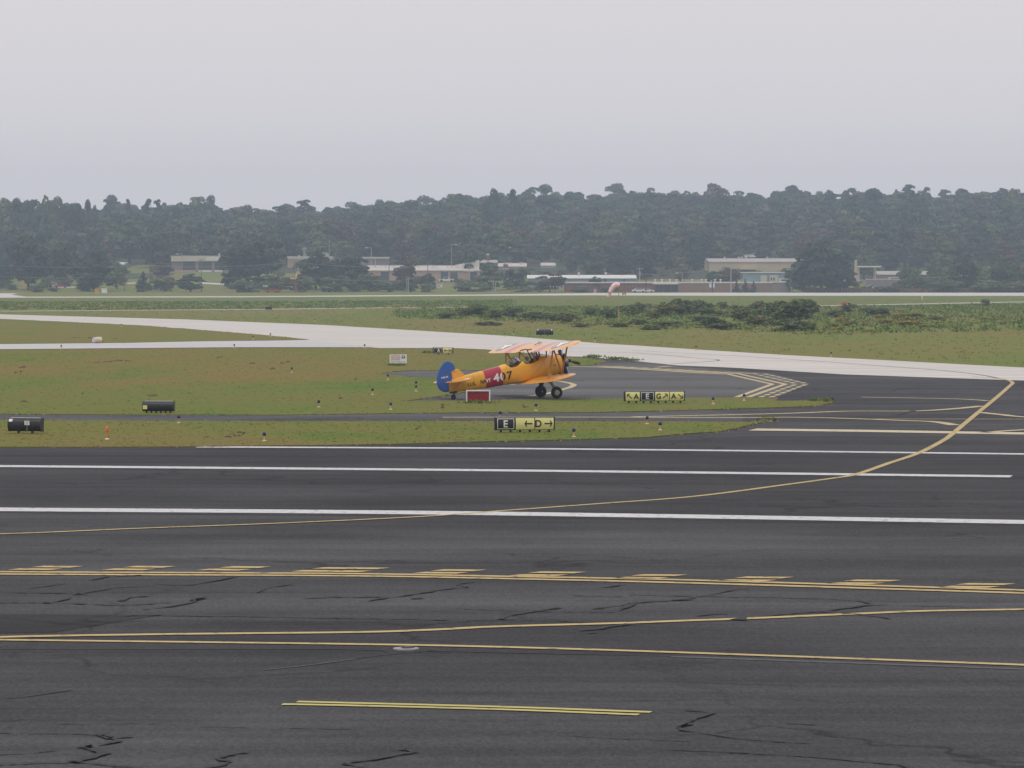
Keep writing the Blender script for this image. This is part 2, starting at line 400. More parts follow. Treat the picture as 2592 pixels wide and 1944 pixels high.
CONC_TOP = [(-2600, 748), (-400, 784), (0, 795.6), (469, 808.5), (820, 822.6), (1289, 850.7), (1523, 869.5), (1992, 898.8), (2592, 930.4), (3000, 952), (4400, 1024)]
CONC_BOT = [(4400, 1062), (3000, 985), (2592, 963), (2557, 962), (2136, 947.6), (1970, 937.5), (1843, 930), (1716, 925), (1621, 915), (1482, 903), (1435, 902),
            (1232, 884.6), (1146, 881), (960, 881), (937, 879), (593, 879), (0, 884), (-400, 888), (-2600, 908)]
asp_outline = [(-70, 8), (70, 8)] + GP([(5600, 1944), (5600, 1120), (4400, 1050)]) + GP([(3000, 972), (2557, 955), (2136, 941), (1843, 926), (1621, 911), (1482, 900), (1300, 893),
              (900, 890), (-400, 900), (-2600, 916)]) + GP([(-2800, 1944)])
apron = sheet('apron', asp_outline, ZA, ASPH)
rw = GP([(-2600, 1119), (-600, 1133), (515, 1129), (1100, 1124), (1500, 1126), (1900, 1104), (2592, 1110), (5400, 1138), (5400, 1392), (2592, 1331), (1172, 1308), (0, 1298), (-600, 1296), (-2600, 1284)], ZR)
runway = sheet('runway', ragged(rw, 6, .05, rnd), ZR, ASPH_D)
pad = sheet('run_up_pad', ragged(GP([(940, 948), (998, 938), (1090, 934), (1222, 934), (1330, 928), (1444, 924), (1530, 918), (1640, 917), (1716, 927.5), (1850, 937), (1900, 941.5), (1945, 944.5), (2052, 971.2), (1953, 1010),
                                     (1000, 1020)], ZR), 6, .1, rnd), ZR, ASPH_P)
conc = sheet('concrete_taxiway', ragged(GP(CONC_TOP + CONC_BOT, ZC), 8, .12, rnd), ZC, CONC)
sheet('side_taxiway', ragged(GP([(-2600, 893), (-400, 876), (0, 871), (316, 868), (506, 864), (700, 862), (800, 862), (860, 868), (940, 876), (900, 879), (593, 878.6), (0, 883.6), (-400, 887), (-2600, 906)], ZL), 8, .12, rnd), ZL, CONC_G)
sheet('narrow_taxiway', ragged(GP([(-2600, 1034), (0, 1044), (1500, 1038), (1760, 1034), (1880, 1050), (1880, 1070), (1500, 1070), (0, 1066), (-2600, 1056)], ZR), 6, .05, rnd), ZR, asphalt('taxiway_asphalt', .05, .105))
ISL1 = GP([(-2600, 1120), (-600, 1134), (0, 1130.5), (443, 1130), (820, 1126), (1000, 1123), (1172, 1118), (1406, 1113), (1640, 1106), (1816, 1092), (1887, 1078), (1952, 1063.5), (1930, 1066),
           (1900, 1067.5), (1700, 1066.5), (1500, 1066), (1200, 1065.5), (700, 1066), (0, 1062.6), (-600, 1060), (-2600, 1052)], ZI)
INF = GP([(-2600, 1037), (-600, 1045), (0, 1047.4), (700, 1049.6), (1200, 1043.5), (1516, 1043), (1900, 1033), (2057, 1027.5), (2109, 1018), (2085, 1013), (2000, 1014), (1960, 1014.5), (1953, 1007),
          (1850, 1006), (1600, 1008), (1400, 1010.5), (1172, 1013.5), (1080, 1014), (1025, 1015), (1080, 1007), (1131, 1000.6), (1172, 993), (1195, 984), (1190, 972), (1160, 960),
          (1105, 956), (1048, 955), (1000, 950), (962, 945.5), (998, 939.7), (1048, 936.6), (1086, 937), (1222, 936.5), (1330, 930), (1444, 926), (1500, 923), (1535, 915),
          (1490, 906), (1435, 903), (1232, 885.6), (1146, 882), (960, 882), (937, 880), (593, 880), (0, 885), (-600, 892), (-2600, 908)], ZI)
ISL4 = GP([(-2600, 758), (-600, 797), (0, 807), (348, 823), (633, 845), (720, 853), (778, 859.5), (700, 861), (506, 863), (316, 867), (0, 870), (-600, 875.5), (-2600, 891)], ZI)
edge_polys = []
for nm, poly, st in (('grass_strip', ISL1, 2.5), ('grass_infield', INF, 3), ('grass_wedge', ISL4, 5)):
    rp = ragged(poly, st, .16, rnd); edge_polys.append(rp)
    sheet(nm, rp, ZI, GRASS_I, thick=.06)
# far pavements
far_rw = GP([(-2600, 755), (-500, 752), (600, 750), (1200, 745.8), (1500, 742), (1800, 740.9), (2592, 740.9), (4600, 740.9), (4600, 749.5), (2592, 748.8), (1800, 748.6), (1500, 747.5), (1200, 748.6), (600, 752.5), (-500, 754.5), (-2600, 758)], ZC)
sheet('far_runway', far_rw, ZC, CONC)
sheet('far_turnoff', GP([(-300, 742.3), (45, 742.5), (30, 746), (70, 751.5), (-300, 753)], ZL), ZL, CONC)
pr1 = thing('perimeter_road', 'thin pale perimeter road crossing the far grass', None); pr1['kind'] = 'structure'
ribbon('road_surface', [(-300, 789.5), (0, 787.7), (650, 783), (967, 779), (1260, 777)], 5.5, ZC, CONC, pr1)
ribbon('road_surface', [(1900, 778.5), (2043, 774.8), (2337, 769), (2592, 764), (2900, 759)], 5.5, ZC, CONC, pr1)
far_band = sheet('far_field', GP([(-600, 755), (600, 753.5), (1200, 749.6), (1800, 749.6), (3000, 750), (3000, 768), (1900, 776), (1300, 772), (600, 766), (-600, 764)], .01), .01, GRASS_F)

# ------------------------------------------------------------------ painted markings (parts of the pavement they are on)
W = runway
ribbon('white_line', [(-2600, 1268), (-500, 1284), (0, 1289), (1172, 1298.5), (2592, 1321), (3000, 1329), (5200, 1372)], 1.40, ZL, WHITE_P, W, k=10)
ribbon('white_line', [(-2600, 1163), (-500, 1176), (0, 1179.5), (1172, 1189.5), (1900, 1197.5), (2560, 1205.5)], 1.15, ZL, WHITE_P, W, k=10)
ribbon('white_line', [(500, 1131), (1000, 1133.3), (1406, 1136), (2000, 1142), (2592, 1149), (3000, 1155), (5200, 1186)], .95, ZL, WHITE_P, W, k=10)
ribbon('cream_line', [(1905, 1087), (2100, 1089.3), (2226, 1091), (2592, 1097), (3000, 1102), (4600, 1120)], 1.9, ZL, CREAM_P, apron, k=10)
ribbon('yellow_line', [(-2600, 1390), (-400, 1357), (0, 1351), (351, 1337), (703, 1324), (1055, 1307.7), (1289, 1291), (1523, 1274), (1758, 1256), (1992, 1226), (2109, 1210), (2168, 1200), (2250, 1172), (2326, 1146),
                        (2390, 1113), (2420, 1090), (2473, 1046), (2520, 1008), (2553, 979), (2563, 969), (2551, 962), (2520, 957), (2461, 953)], .235, ZY, YEL_P, runway, k=8)
ribbon('yellow_line', [(1120, 1056), (1516, 1055.7), (1840, 1057), (2010, 1056), (2146, 1059), (2282, 1064), (2367, 1067.5), (2418, 1076)], .55, ZL, YEL_OLD, apron)
ribbon('yellow_line', [(1600, 1055), (1840, 1049.8), (2010, 1045.5), (2146, 1040.5), (2316, 1040), (2420, 1034), (2486, 1027.5)], .55, ZL, YEL_OLD, apron)
ribbon('yellow_line', [(2479, 1043.5), (2537, 1049.6), (2592, 1055), (2800, 1066)], .5, ZL, YEL_OLD, apron)
ribbon('yellow_line', [(2200, 1060.3), (2592, 1060.8)], .3, ZL, YEL_OLD, apron)
ribbon('yellow_line', [(2180, 1005), (2400, 1009), (2470, 1012), (2503, 1014.5)], .4, ZL, YEL_OLD, apron)
ribbon('yellow_line', [(2486, 1094.5), (2592, 1087.5), (2750, 1080)], .5, ZL, YEL_OLD, apron)
ribbon('yellow_line', [(-2600, 1700), (-400, 1626), (0, 1612), (407, 1605), (900, 1599.7), (1094, 1593.6), (1257, 1585.5), (1562, 1577), (1750, 1570), (1881, 1565.5), (2168, 1553), (2345, 1546), (2592, 1542), (2900, 1538), (5000, 1520)], .29, ZL, YEL_P, apron)
ribbon('yellow_line', [(-2600, 1590), (-400, 1614), (0, 1619), (900, 1630), (1298, 1638), (1750, 1652), (2592, 1682.5), (2900, 1695), (5000, 1770)], .25, ZL, YEL_P, apron)
ribbon('yellow_line', [(752, 1775.5), (1257, 1788.3), (1648, 1802)], .19, ZL, YEL_P2, apron)
ribbon('yellow_line', [(714, 1782), (850, 1784.3), (1257, 1794.7), (1617, 1808.4)], .19, ZL, YEL_P2, apron)
for dy in (0, 5.7):
    ribbon('yellow_line', [(-2600, 1424 + dy), (-400, 1443 + dy), (0, 1447 + dy), (850, 1451.3 + dy), (1300, 1459 + dy), (1750, 1468 + dy * 1.3), (2592, 1493.5 + dy * 1.3), (2900, 1504 + dy * 1.3), (5000, 1574 + dy * 1.3)], .33, ZL, YEL_P, apron)
row1 = [(-168, -36, 1433), (79, 211.5, 1433.7), (311, 445.5, 1434), (555, 687.5, 1434.7), (789, 988, 1437.2), (1090, 1232.5, 1442.6), (1336, 1485, 1448), (1596.5, 1741, 1455), (1857, 2010.5, 1460.8), (2133.5, 2282.7, 1468.7), (2417.7, 2571, 1477.6)]
row2 = [(-220, -90, 1439.5), (20, 158.7, 1440), (256, 394.6, 1440.5), (498, 636.7, 1441.2), (734, 941.5, 1444.5), (1043, 1187.7, 1449), (1287, 1438, 1455), (1550, 1694, 1461.8), (1813, 1968, 1468), (2091, 2242, 1475.5), (2373, 2532.7, 1484.5)]
for row in (row1, row2):
    for a, b, y in row:
        s = .022 * (b - a) * .35
        q = [G(a, y + 1.9, ZL), G(b - 34, y + 1.9 + s, ZL), G(b, y - 1.9 + s, ZL), G(a + 34, y - 1.9, ZL)]
        MB().add(q, [(0, 1, 2, 3)]).build('yellow_dash', YEL_P, apron)
# hold line and arrowheads of the run-up pad
tips = [(1955, 972.3), (1988, 972.3), (2017, 971.6), (2044, 971.4)]
ups = [(1843, 947), (1868, 945.6), (1906, 945), (1935, 946)]
lows = [(1865, 1005), (1894, 1005), (1925, 1005), (1951, 1005.5)]
for i in range(4):
    for a, b in ((ups[i], tips[i]), (lows[i], tips[i])):
        if i < 2: ribbon('yellow_line', [a, b], .31, ZL, YEL_OLD, pad, False)
        else:
            n = 7
            for k in range(n):
                f = lambda t: (a[0] + (b[0] - a[0]) * t, a[1] + (b[1] - a[1]) * t)
                ribbon('yellow_dash', [f(k / n), f((k + .62) / n)], .28, ZL, YEL_OLD, pad, False)
ribbon('yellow_line', [(1447, 927.5), (1526, 929.3), (1653, 936.3), (1764, 943.2), (1843, 947)], .75, ZL, YEL_OLD, pad)
ribbon('yellow_line', [(1520, 927), (1653, 933.5), (1764, 940), (1868, 945.6)], .75, ZL, YEL_OLD, pad)
for k in range(12):
    a = 1560 + k * 30
    ribbon('yellow_dash', [(a, 927.5 + k * 1.55), (a + 17, 928.4 + k * 1.55)], .8, ZL, YEL_OLD, pad, False)
ribbon('yellow_line', [(1340, 962), (1405.7, 964), (1425.7, 966.4), (1446.8, 971), (1452, 975), (1443, 980), (1427, 984.6), (1385, 996), (1340, 1002)], .35, ZL, YEL_OLD, pad)
ribbon('yellow_line', [(1700, 926.5), (1660, 929.5)], .5, ZL, YEL_OLD, pad, False)
for line in ([(1440, 890), (1600, 893), (1760, 906), (1817, 910.5), (1800, 914.5), (1700, 921)], [(1600, 887), (1900, 903), (2300, 931), (2461, 946), (2551, 962)], [(0, 801), (600, 825), (1300, 868), (1500, 884), (1900, 908), (2592, 948)]):
    ribbon('joint_line', line, .22, ZL, SEAM_L if line[0][0] else CONC_G, conc)
for line in ([(1860, 945), (1900, 940), (2136, 950)],): pass

# ------------------------------------------------------------------ repairs and cracks in the asphalt
sheet('asphalt_patch', GP([(-400, 1552), (0, 1554), (407, 1556.5), (260, 1580), (134, 1601), (0, 1602.5), (-400, 1606)], ZR), ZR, ASPH_PATCH, apron)
ribbon('seam', [(0, 1642.5), (850, 1642.3), (968, 1645.2), (980, 1650)], .06, ZL - .004, CRACK, apron, False, .4)
ribbon('seam', [(1060, 1646.5), (1400, 1654), (1750, 1660.7), (2592, 1690.5)], .055, ZL - .004, CRACK, apron, False, .4)
ribbon('seam', [(850, 1672.5), (978, 1656.5), (1100, 1646.5)], .05, ZL - .004, CRACK, apron, False, .4)
ribbon('seam', [(650, 1697), (760, 1686), (900, 1668)], .05, ZL - .004, SEAM_L, apron, False, .4)
ribbon('seam', [(0, 1768), (60, 1764), (180, 1746)], .05, ZL - .004, CRACK, apron, False, .4)
ribbon('seam', [(1700, 1661.5), (2100, 1675), (2592, 1693.5)], .22, ZR + .002, SEAM_L, apron, False, .3)
def z5(p): return [(x / 2.458, 1380 + y / 2.458) for x, y in p]
def z6(p): return [(850 + x / 2.458, 1380 + y / 2.458) for x, y in p]
def z7(p): return [(1700 + x / 2.48, 1380 + y / 2.48) for x, y in p]
cracks = [(z5(q), w_) for q, w_ in (
    ([(-300, 1158), (250, 1165), (480, 1168), (600, 1173), (690, 1160)], .10), ([(600, 1173), (680, 1200), (760, 1190), (825, 1187)], .22), ([(660, 1180), (700, 1200), (740, 1215), (680, 1228), (620, 1236)], .34),
    ([(500, 1256), (570, 1240), (530, 1262), (610, 1272), (650, 1290), (560, 1320), (500, 1336), (440, 1345)], .34), ([(-300, 1366), (0, 1362), (240, 1350), (440, 1345), (560, 1352), (720, 1370), (960, 1380), (1260, 1383), (1400, 1362), (1430, 1340)], .14),
    ([(1430, 1340), (1345, 1325), (1400, 1305), (1460, 1293), (1540, 1285)], .26), ([(370, 1105), (620, 1106), (860, 1100), (1000, 1108), (1145, 1117)], .07), ([(1180, 1120), (1300, 1122), (1530, 1127)], .07),
    ([(1770, 1130), (1960, 1134), (2212, 1140)], .07), ([(-100, 1300), (150, 1288), (340, 1273)], .09), ([(-200, 350), (200, 354), (470, 358), (650, 368), (850, 366), (1060, 352)], .20), ([(270, 358), (360, 345), (440, 322)], .25),
    ([(750, 345), (790, 326), (820, 318), (920, 312)], .3), ([(890, 397), (1000, 385), (1100, 372), (1200, 352), (1240, 332), (1330, 330), (1410, 328)], .22), ([(1200, 340), (1250, 325), (1270, 330)], .5), ([(1180, 245), (1290, 225), (1400, 205), (1480, 190)], .26),
    ([(560, 215), (620, 202), (680, 190), (880, 185)], .18), ([(700, 437), (1000, 432), (1400, 438), (1710, 443), (2000, 447), (2212, 450)], .16), ([(1890, 328), (2000, 322), (2120, 316)], .16), ([(190, 262), (300, 250), (400, 235)], .14),
    ([(460, 305), (600, 280), (700, 262), (1000, 240), (1180, 243)], .14), ([(1600, 290), (1690, 255), (1820, 240)], .16), ([(90, 290), (260, 292), (480, 300), (550, 303)], .18), ([(0, 1130), (70, 1122)], .12), ([(0, 1090), (160, 1077)], .06))]
cracks += [(z6(q), w_) for q, w_ in (
    ([(0, 320), (180, 319), (330, 320), (420, 312), (540, 293), (620, 278), (700, 268), (820, 258)], .20), ([(820, 258), (750, 243), (790, 232), (870, 222)], .16), ([(200, 345), (330, 322)], .2), ([(475, 326), (515, 330)], .45), ([(0, 450), (400, 455), (700, 460)], .14),
    ([(740, 390), (820, 393), (1250, 408), (1740, 412)], .11), ([(1020, 458), (1050, 445), (1130, 425), (1250, 408), (1320, 396), (1390, 385)], .2), ([(1020, 458), (1200, 462), (1500, 470), (1650, 480)], .12), ([(1600, 392), (1680, 382), (1780, 372), (1860, 355), (2000, 345), (2212, 335)], .18),
    ([(1770, 402), (1800, 385), (1850, 362)], .28), ([(1480, 307), (1600, 312), (1780, 315)], .14), ([(1820, 303), (2000, 309), (2212, 315)], .14), ([(1660, 258), (1740, 250), (1810, 240)], .3), ([(1520, 528), (1580, 522), (1640, 518), (1730, 500), (1820, 487)], .26), ([(1560, 545), (1620, 538)], .15),
    ([(40, 1355), (130, 1340), (230, 1330), (370, 1302), (450, 1290), (540, 1285)], .18), ([(490, 1285), (450, 1270), (390, 1265)], .2), ([(430, 1268), (450, 1252)], .08), ([(40, 1355), (110, 1365), (180, 1382)], .14), ([(2130, 1130), (2170, 1118), (2212, 1105)], .2), ([(1370, 1175), (1700, 1192), (2212, 1215)], .07),
    ([(930, 1165), (1080, 1170)], .08), ([(2010, 1262), (2170, 1270)], .08), ([(60, 1168), (125, 1166)], .1), ([(1200, 1105), (1300, 1107)], .06), ([(1500, 992), (1800, 1010), (2212, 1022)], .05))]
cracks += [(z7(q), w_) for q, w_ in (
    ([(0, 340), (110, 332), (200, 316), (300, 295), (370, 280), (470, 268)], .3), ([(0, 312), (350, 320), (700, 325), (1000, 334), (1130, 340), (1190, 348), (1240, 362)], .16), ([(490, 450), (600, 440), (700, 428), (930, 412), (1100, 392), (1220, 374), (1350, 368)], .2),
    ([(1350, 368), (1700, 378), (2000, 388)], .1), ([(930, 412), (1050, 424), (1180, 432), (1280, 442), (1370, 458)], .24), ([(160, 440), (250, 430), (350, 425)], .18), ([(420, 466), (460, 452)], .6), ([(80, 1032), (190, 1037), (260, 1047), (180, 1075), (120, 1097), (90, 1120), (40, 1140)], .16),
    ([(40, 1140), (70, 1158), (230, 1180), (420, 1207), (640, 1225), (860, 1238)], .13), ([(120, 1097), (240, 1097)], .08), ([(720, 1112), (800, 1114), (910, 1120)], .12), ([(0, 1280), (250, 1288), (500, 1300), (920, 1325), (1280, 1358), (1420, 1370), (1500, 1395), (1560, 1420)], .13), ([(0, 850), (700, 872), (1300, 885)], .06))]
cracks += [(q, w_) for q, w_ in (([(2480, 1005), (2502, 1001)], .3), ([(2270, 1050), (2300, 1041), (2330, 1036)], .5), ([(2325, 998), (2332, 985), (2336, 968)], .12), ([(2100, 994), (2135, 972)], .12), ([(2325, 1000), (2420, 1001)], .3))]
for q, w_ in cracks:
    pts = []
    for a, b in zip(q, q[1:]):
        L = math.hypot(b[0] - a[0], b[1] - a[1]); k = max(2, int(L / 16))
        for j in range(k):
            t = j / k; pts.append((a[0] + (b[0] - a[0]) * t + rnd.uniform(-1.5, 1.5), a[1] + (b[1] - a[1]) * t + rnd.uniform(-.9, .9) * (1 if j else .3)))
    pts.append(q[-1])
    ribbon('crack', pts, w_ * (.36 if w_ > .2 else .48), ZK, CRACK, apron, False, .8)
# pavement light can
c = G(1028, 1643.5, ZA)
can = thing('pavement_light', 'flush steel pavement light in a pale collar below the long yellow line', 'pavement light', c)
MB().lathe([(.22, 0), (.22, .022), (.20, .025), (.11, .025), (.11, .02)], 20).build('collar', concrete_mat('collar_concrete', (.24, .24, .25), (.34, .34, .36)), can)
MB().lathe([(.11, 0), (.11, .035), (.06, .05), (.02, .052)], 14, c=(.03, .02, 0)).build('cover', BLACK, can, True)

# ------------------------------------------------------------------ grass blades, weeds and edge growth
def in_poly(X, Y, poly):
    ins = np.zeros(len(X), bool); n = len(poly)
    for i in range(n):
        x0, y0 = poly[i]; x1, y1 = poly[(i + 1) % n]
        if y0 == y1: continue
        cnd = ((y0 > Y) != (y1 > Y)) & (X < (x1 - x0) * (Y - y0) / (y1 - y0) + x0)
        ins ^= cnd
    return ins
rng = np.random.default_rng(5)
def tufts(name, X, Y, Z, hmin, hmax, wmin, wmax, blades, mat):
    n = len(X)
    if n == 0: return None
    V = np.zeros((n, blades, 3, 3), np.float32)
    for b in range(blades):
        a = rng.uniform(0, 2 * math.pi, n); wd = rng.uniform(wmin, wmax, n); h = rng.uniform(hmin, hmax, n) * rng.uniform(.6, 1, n)
        ox, oy = rng.normal(0, .5, n) * wd, rng.normal(0, .5, n) * wd
        lean = rng.normal(0, .45, (n, 2)) * h[:, None]
        dx, dy = np.cos(a) * wd * .28, np.sin(a) * wd * .28
        V[:, b, 0] = np.stack([X + ox - dx, Y + oy - dy, Z - .01], 1); V[:, b, 1] = np.stack([X + ox + dx, Y + oy + dy, Z - .01], 1)
        V[:, b, 2] = np.stack([X + ox + lean[:, 0], Y + oy + lean[:, 1], Z + h], 1)
    V = V.reshape(-1, 3); Fc = np.arange(len(V)).reshape(-1, 3)
    o = link(name, np_mesh(name, V, Fc, mat)); o['kind'] = 'stuff'
    return o
def scatter(poly, n):
    xs = [p[0] for p in poly]; ys = [p[1] for p in poly]
    X = rng.uniform(min(xs), max(xs), n); Y = rng.uniform(min(ys), max(ys), n)
    k = in_poly(X, Y, poly) & (np.abs(X) < Y * .165 + 3)
    return X[k], Y[k]
X1, Y1 = scatter(edge_polys[0], 8000); X2, Y2 = scatter(edge_polys[1], 20000); X3, Y3 = scatter(edge_polys[2], 18000)
X, Y = np.concatenate([X1, X2, X3]), np.concatenate([Y1, Y2, Y3])
o = tufts('mown_grass', X, Y, np.full(len(X), ZI), .015, .045, .05, .14, 4, GRASS_I)
tag(o, 'mown grass blades on the grass strips between the pavements', None)
ex, ey = [], []
for poly in edge_polys:
    for i in range(len(poly)):
        a, b = poly[i], poly[(i + 1) % len(poly)]; L = math.hypot(a[0] - b[0], a[1] - b[1])
        k = int(L * 3)
        if k > 4000 or a[1] < 60: k = 0
        t = rng.uniform(0, 1, k); ex.append(a[0] + (b[0] - a[0]) * t + rng.normal(0, .12, k)); ey.append(a[1] + (b[1] - a[1]) * t + rng.normal(0, .14, k))
ex, ey = np.concatenate(ex), np.concatenate(ey); k = np.abs(ex) < ey * .17 + 3
o = tufts('dry_edge_grass', ex[k], ey[k], np.full(k.sum(), .035), .03, .10, .12, .35, 3, DRY)
tag(o, 'dry straw-coloured grass growing along the pavement edges', None)
# outer field
fieldpoly = GP([(-300, 757), (3000, 757), (3000, 950), (2592, 929), (1992, 897), (1523, 868), (1289, 849), (820, 821), (469, 807), (-300, 785)])
X, Y = scatter(fieldpoly, 26000)
o = tufts('field_grass', X, Y, np.zeros(len(X)), .04, .10, .12, .4, 4, GRASS)
tag(o, 'rough grass of the outer field beyond the pale taxiway', None)

# ------------------------------------------------------------------ leaves: crowns made of many small leaf clumps
def crown_mesh(name, mat, lobes, n, leaf, seed, drop=0.0, up=.35):
    g = np.random.default_rng(seed); lobes = np.array(lobes, float)
    wgt = (lobes[:, 3] * lobes[:, 4] + lobes[:, 4] * lobes[:, 5] + lobes[:, 3] * lobes[:, 5]); wgt /= wgt.sum()
    li = g.choice(len(lobes), n, p=wgt); L = lobes[li]
    d = g.normal(0, 1, (n, 3)); d /= np.linalg.norm(d, axis=1)[:, None]
    d[:, 2] = np.where(d[:, 2] < -.35, -d[:, 2] * .7, d[:, 2])
    r = g.uniform(.70, 1.05, n) ** .5
    c = L[:, :3] + d * L[:, 3:] * r[:, None]
    nr = d / L[:, 3:]; nr /= np.linalg.norm(nr, axis=1)[:, None]
    nr = nr + g.normal(0, .33, (n, 3)) + [0, 0, up]; nr /= np.linalg.norm(nr, axis=1)[:, None]
    a = np.cross(nr, g.normal(0, 1, (n, 3))); a /= np.linalg.norm(a, axis=1)[:, None]; b = np.cross(nr, a)
    s = leaf * g.uniform(.55, 1.25, n)[:, None]; s2 = s * g.uniform(.5, .9, n)[:, None]
    V = np.stack([c - a * s, c - b * s2 + nr * s * .25, c + a * s, c + b * s2 + nr * s * .2], 1)
    return np_mesh(name, V.reshape(-1, 3), np.arange(4 * n).reshape(-1, 4), mat)
def trunk_mesh(name, h, r, limbs, seed, spread=2.0, top=None):
    q = random.Random(seed); mb = MB()
    pts = [(0, 0, -.4), (q.uniform(-.1, .1), q.uniform(-.1, .1), h * .35), (q.uniform(-.3, .3), q.uniform(-.3, .3), h * .7), (q.uniform(-.3, .3), q.uniform(-.3, .3), h)]
    mb.tube(pts, [r * 1.25, r, r * .65, r * .2], 7)
    for i in range(limbs):
        a = q.uniform(0, 6.28); z = h * q.uniform(.35, .75); e = q.uniform(.6, 1) * spread
        mb.tube([(0, 0, z), (math.cos(a) * e * .5, math.sin(a) * e * .5, z + e * .35), (math.cos(a) * e, math.sin(a) * e, z + e * .55)], [r * .4, r * .28, r * .08], 5)
    return mb.mesh(name, BARK, True)
def lobes_round(seed, n, rx, rz, z0, lr):
    q = random.Random(seed); out = []
    for i in range(n):
        while True:
            x, y, z = q.uniform(-1, 1), q.uniform(-1, 1), q.uniform(-1, 1)
            if .2 < x * x + y * y + z * z < 1: break
        k = lr * q.uniform(.42, 1.2); e = q.choice((1, 1, 1, 1.12, 1.25)); x *= e; y *= e; z *= min(e, 1.08)
        out.append((x * rx, y * rx, z0 + z * rz, k * q.uniform(.8, 1.2), k * q.uniform(.8, 1.2), k * q.uniform(.5, .85)))
    return out
def lobes_cone(seed, n, r, h):
    q = random.Random(seed); out = []
    for i in range(n):
        t = (i + .5) / n; a = q.uniform(0, 6.28); e = r * (1 - t) * .75
        out.append((math.cos(a) * e, math.sin(a) * e, h * (.06 + .92 * t), max(.45, r * (1.05 - t) * .55), max(.45, r * (1.05 - t) * .55), h * .07 + .25))
    return out
def lobes_pine(seed, r, h):
    q = random.Random(seed); out = []
    for i in range(15):
        t = .45 + .55 * (i / 14); a = q.uniform(0, 6.28); e = r * q.uniform(.25, 1.0) * (1.15 - (t - .45) * 1.3)
        k = r * q.uniform(.3, .5); out.append((math.cos(a) * e, math.sin(a) * e, h * t * .96, k, k, k * .45))
    return out
FOL = foliage('leaf_green', [(0.025, 0.052, 0.041), (0.053, 0.092, 0.056), (0.090, 0.127, 0.067), (0.038, 0.068, 0.054), (0.116, 0.138, 0.071), (0.055, 0.090, 0.063), (0.112, 0.090, 0.075), (0.032, 0.059, 0.051), (0.079, 0.124, 0.071), (0.127, 0.118, 0.083)])  # green leaf palettes here hold extra blue that stands in for distance haze
FOL_D = foliage('leaf_dark', [(0.029, 0.053, 0.042), (0.039, 0.065, 0.044), (0.046, 0.069, 0.047)])
FOL_R = foliage('leaf_reddish', [(0.097, 0.063, 0.058), (0.083, 0.065, 0.055)])
FOL_Y = foliage('leaf_olive', [(0.106, 0.132, 0.058), (0.092, 0.118, 0.058), (0.124, 0.127, 0.065)])
FOL_P = foliage('needle_green', [(0.033, 0.057, 0.047), (0.042, 0.065, 0.049)])
FOL_B = foliage('bush_leaf', [(0.08, 0.125, 0.061), (0.106, 0.145, 0.067), (0.088, 0.119, 0.063), (0.139, 0.151, 0.067)])
FOL_G = foliage('goldenrod_bloom', [(.34, .27, .06), (.40, .29, .06), (.16, .17, .07)])
# every crown is 10 m tall, trunks included, 8 m wide
CR, TR = {}, {}
def proto(key, mat, lob, n, leaf, seed, trunk=(5.5, .22, 4)):
    CR[key] = crown_mesh('crown', mat, lob, n, leaf, seed); TR[key] = trunk_mesh('trunk', trunk[0], trunk[1], trunk[2], seed, 2.2)
for i in range(3):
    proto('round%d' % i, FOL, lobes_round(10 + i, 44, 2.9, 3.9, 5.2, 1.35), 3000, .40, 20 + i)
    proto('dark%d' % i, FOL_D, lobes_round(30 + i, 50, 3.1, 4.4, 4.7, 1.4), 3600, .40, 40 + i)
for i in range(2):
    proto('tall%d' % i, FOL, lobes_round(50 + i, 40, 2.3, 4.2, 5.3, 1.25), 2700, .38, 60 + i)
    proto('pine%d' % i, FOL_P, lobes_pine(70 + i, 2.6, 10), 1500, .36, 80 + i, (9.0, .18, 6))
    proto('bush%d' % i, FOL_B, lobes_round(90 + i, 34, 3.3, 4.2, 4.2, 1.7), 2100, .42, 95 + i, (3, .16, 5))
proto('red0', FOL_R, lobes_round(111, 42, 2.9, 4.2, 4.9, 1.35), 2500, .40, 112)
proto('olive0', FOL_Y, lobes_round(121, 42, 3.0, 4.2, 4.8, 1.4), 2900, .40, 122)
proto('cone0', FOL_D, lobes_cone(131, 26, 3.6, 10), 2600, .38, 132, (8, .2, 0))
proto('gold0', FOL_G, lobes_round(141, 22, 3.6, 3.0, 4.6, 1.3), 900, .38, 142, (3, .12, 6))
def tree(key, x, y, z, h, wd, label, group=None, name='tree', cat='tree', rz=None):
    t = thing(name, label, cat, (x, y, z - .15), rnd.uniform(0, 6.28) if rz is None else rz, group)
    t.scale = (wd / 8.0, wd / 8.0, h / 10.0)
    a = link('crown', CR[key], t); b = link('trunk', TR[key], t)
    return t
def tree_px(key, px, D, top, wpx, label, group=None, name='tree', cat='tree'):
    x = WX(px, D); z = HZ(x, D); zt = P(px, top, D).z
    return tree(key, x, D, z, max(1.2, zt - z) / .97, wpx * D / FPX * .98, label, group, name, cat)
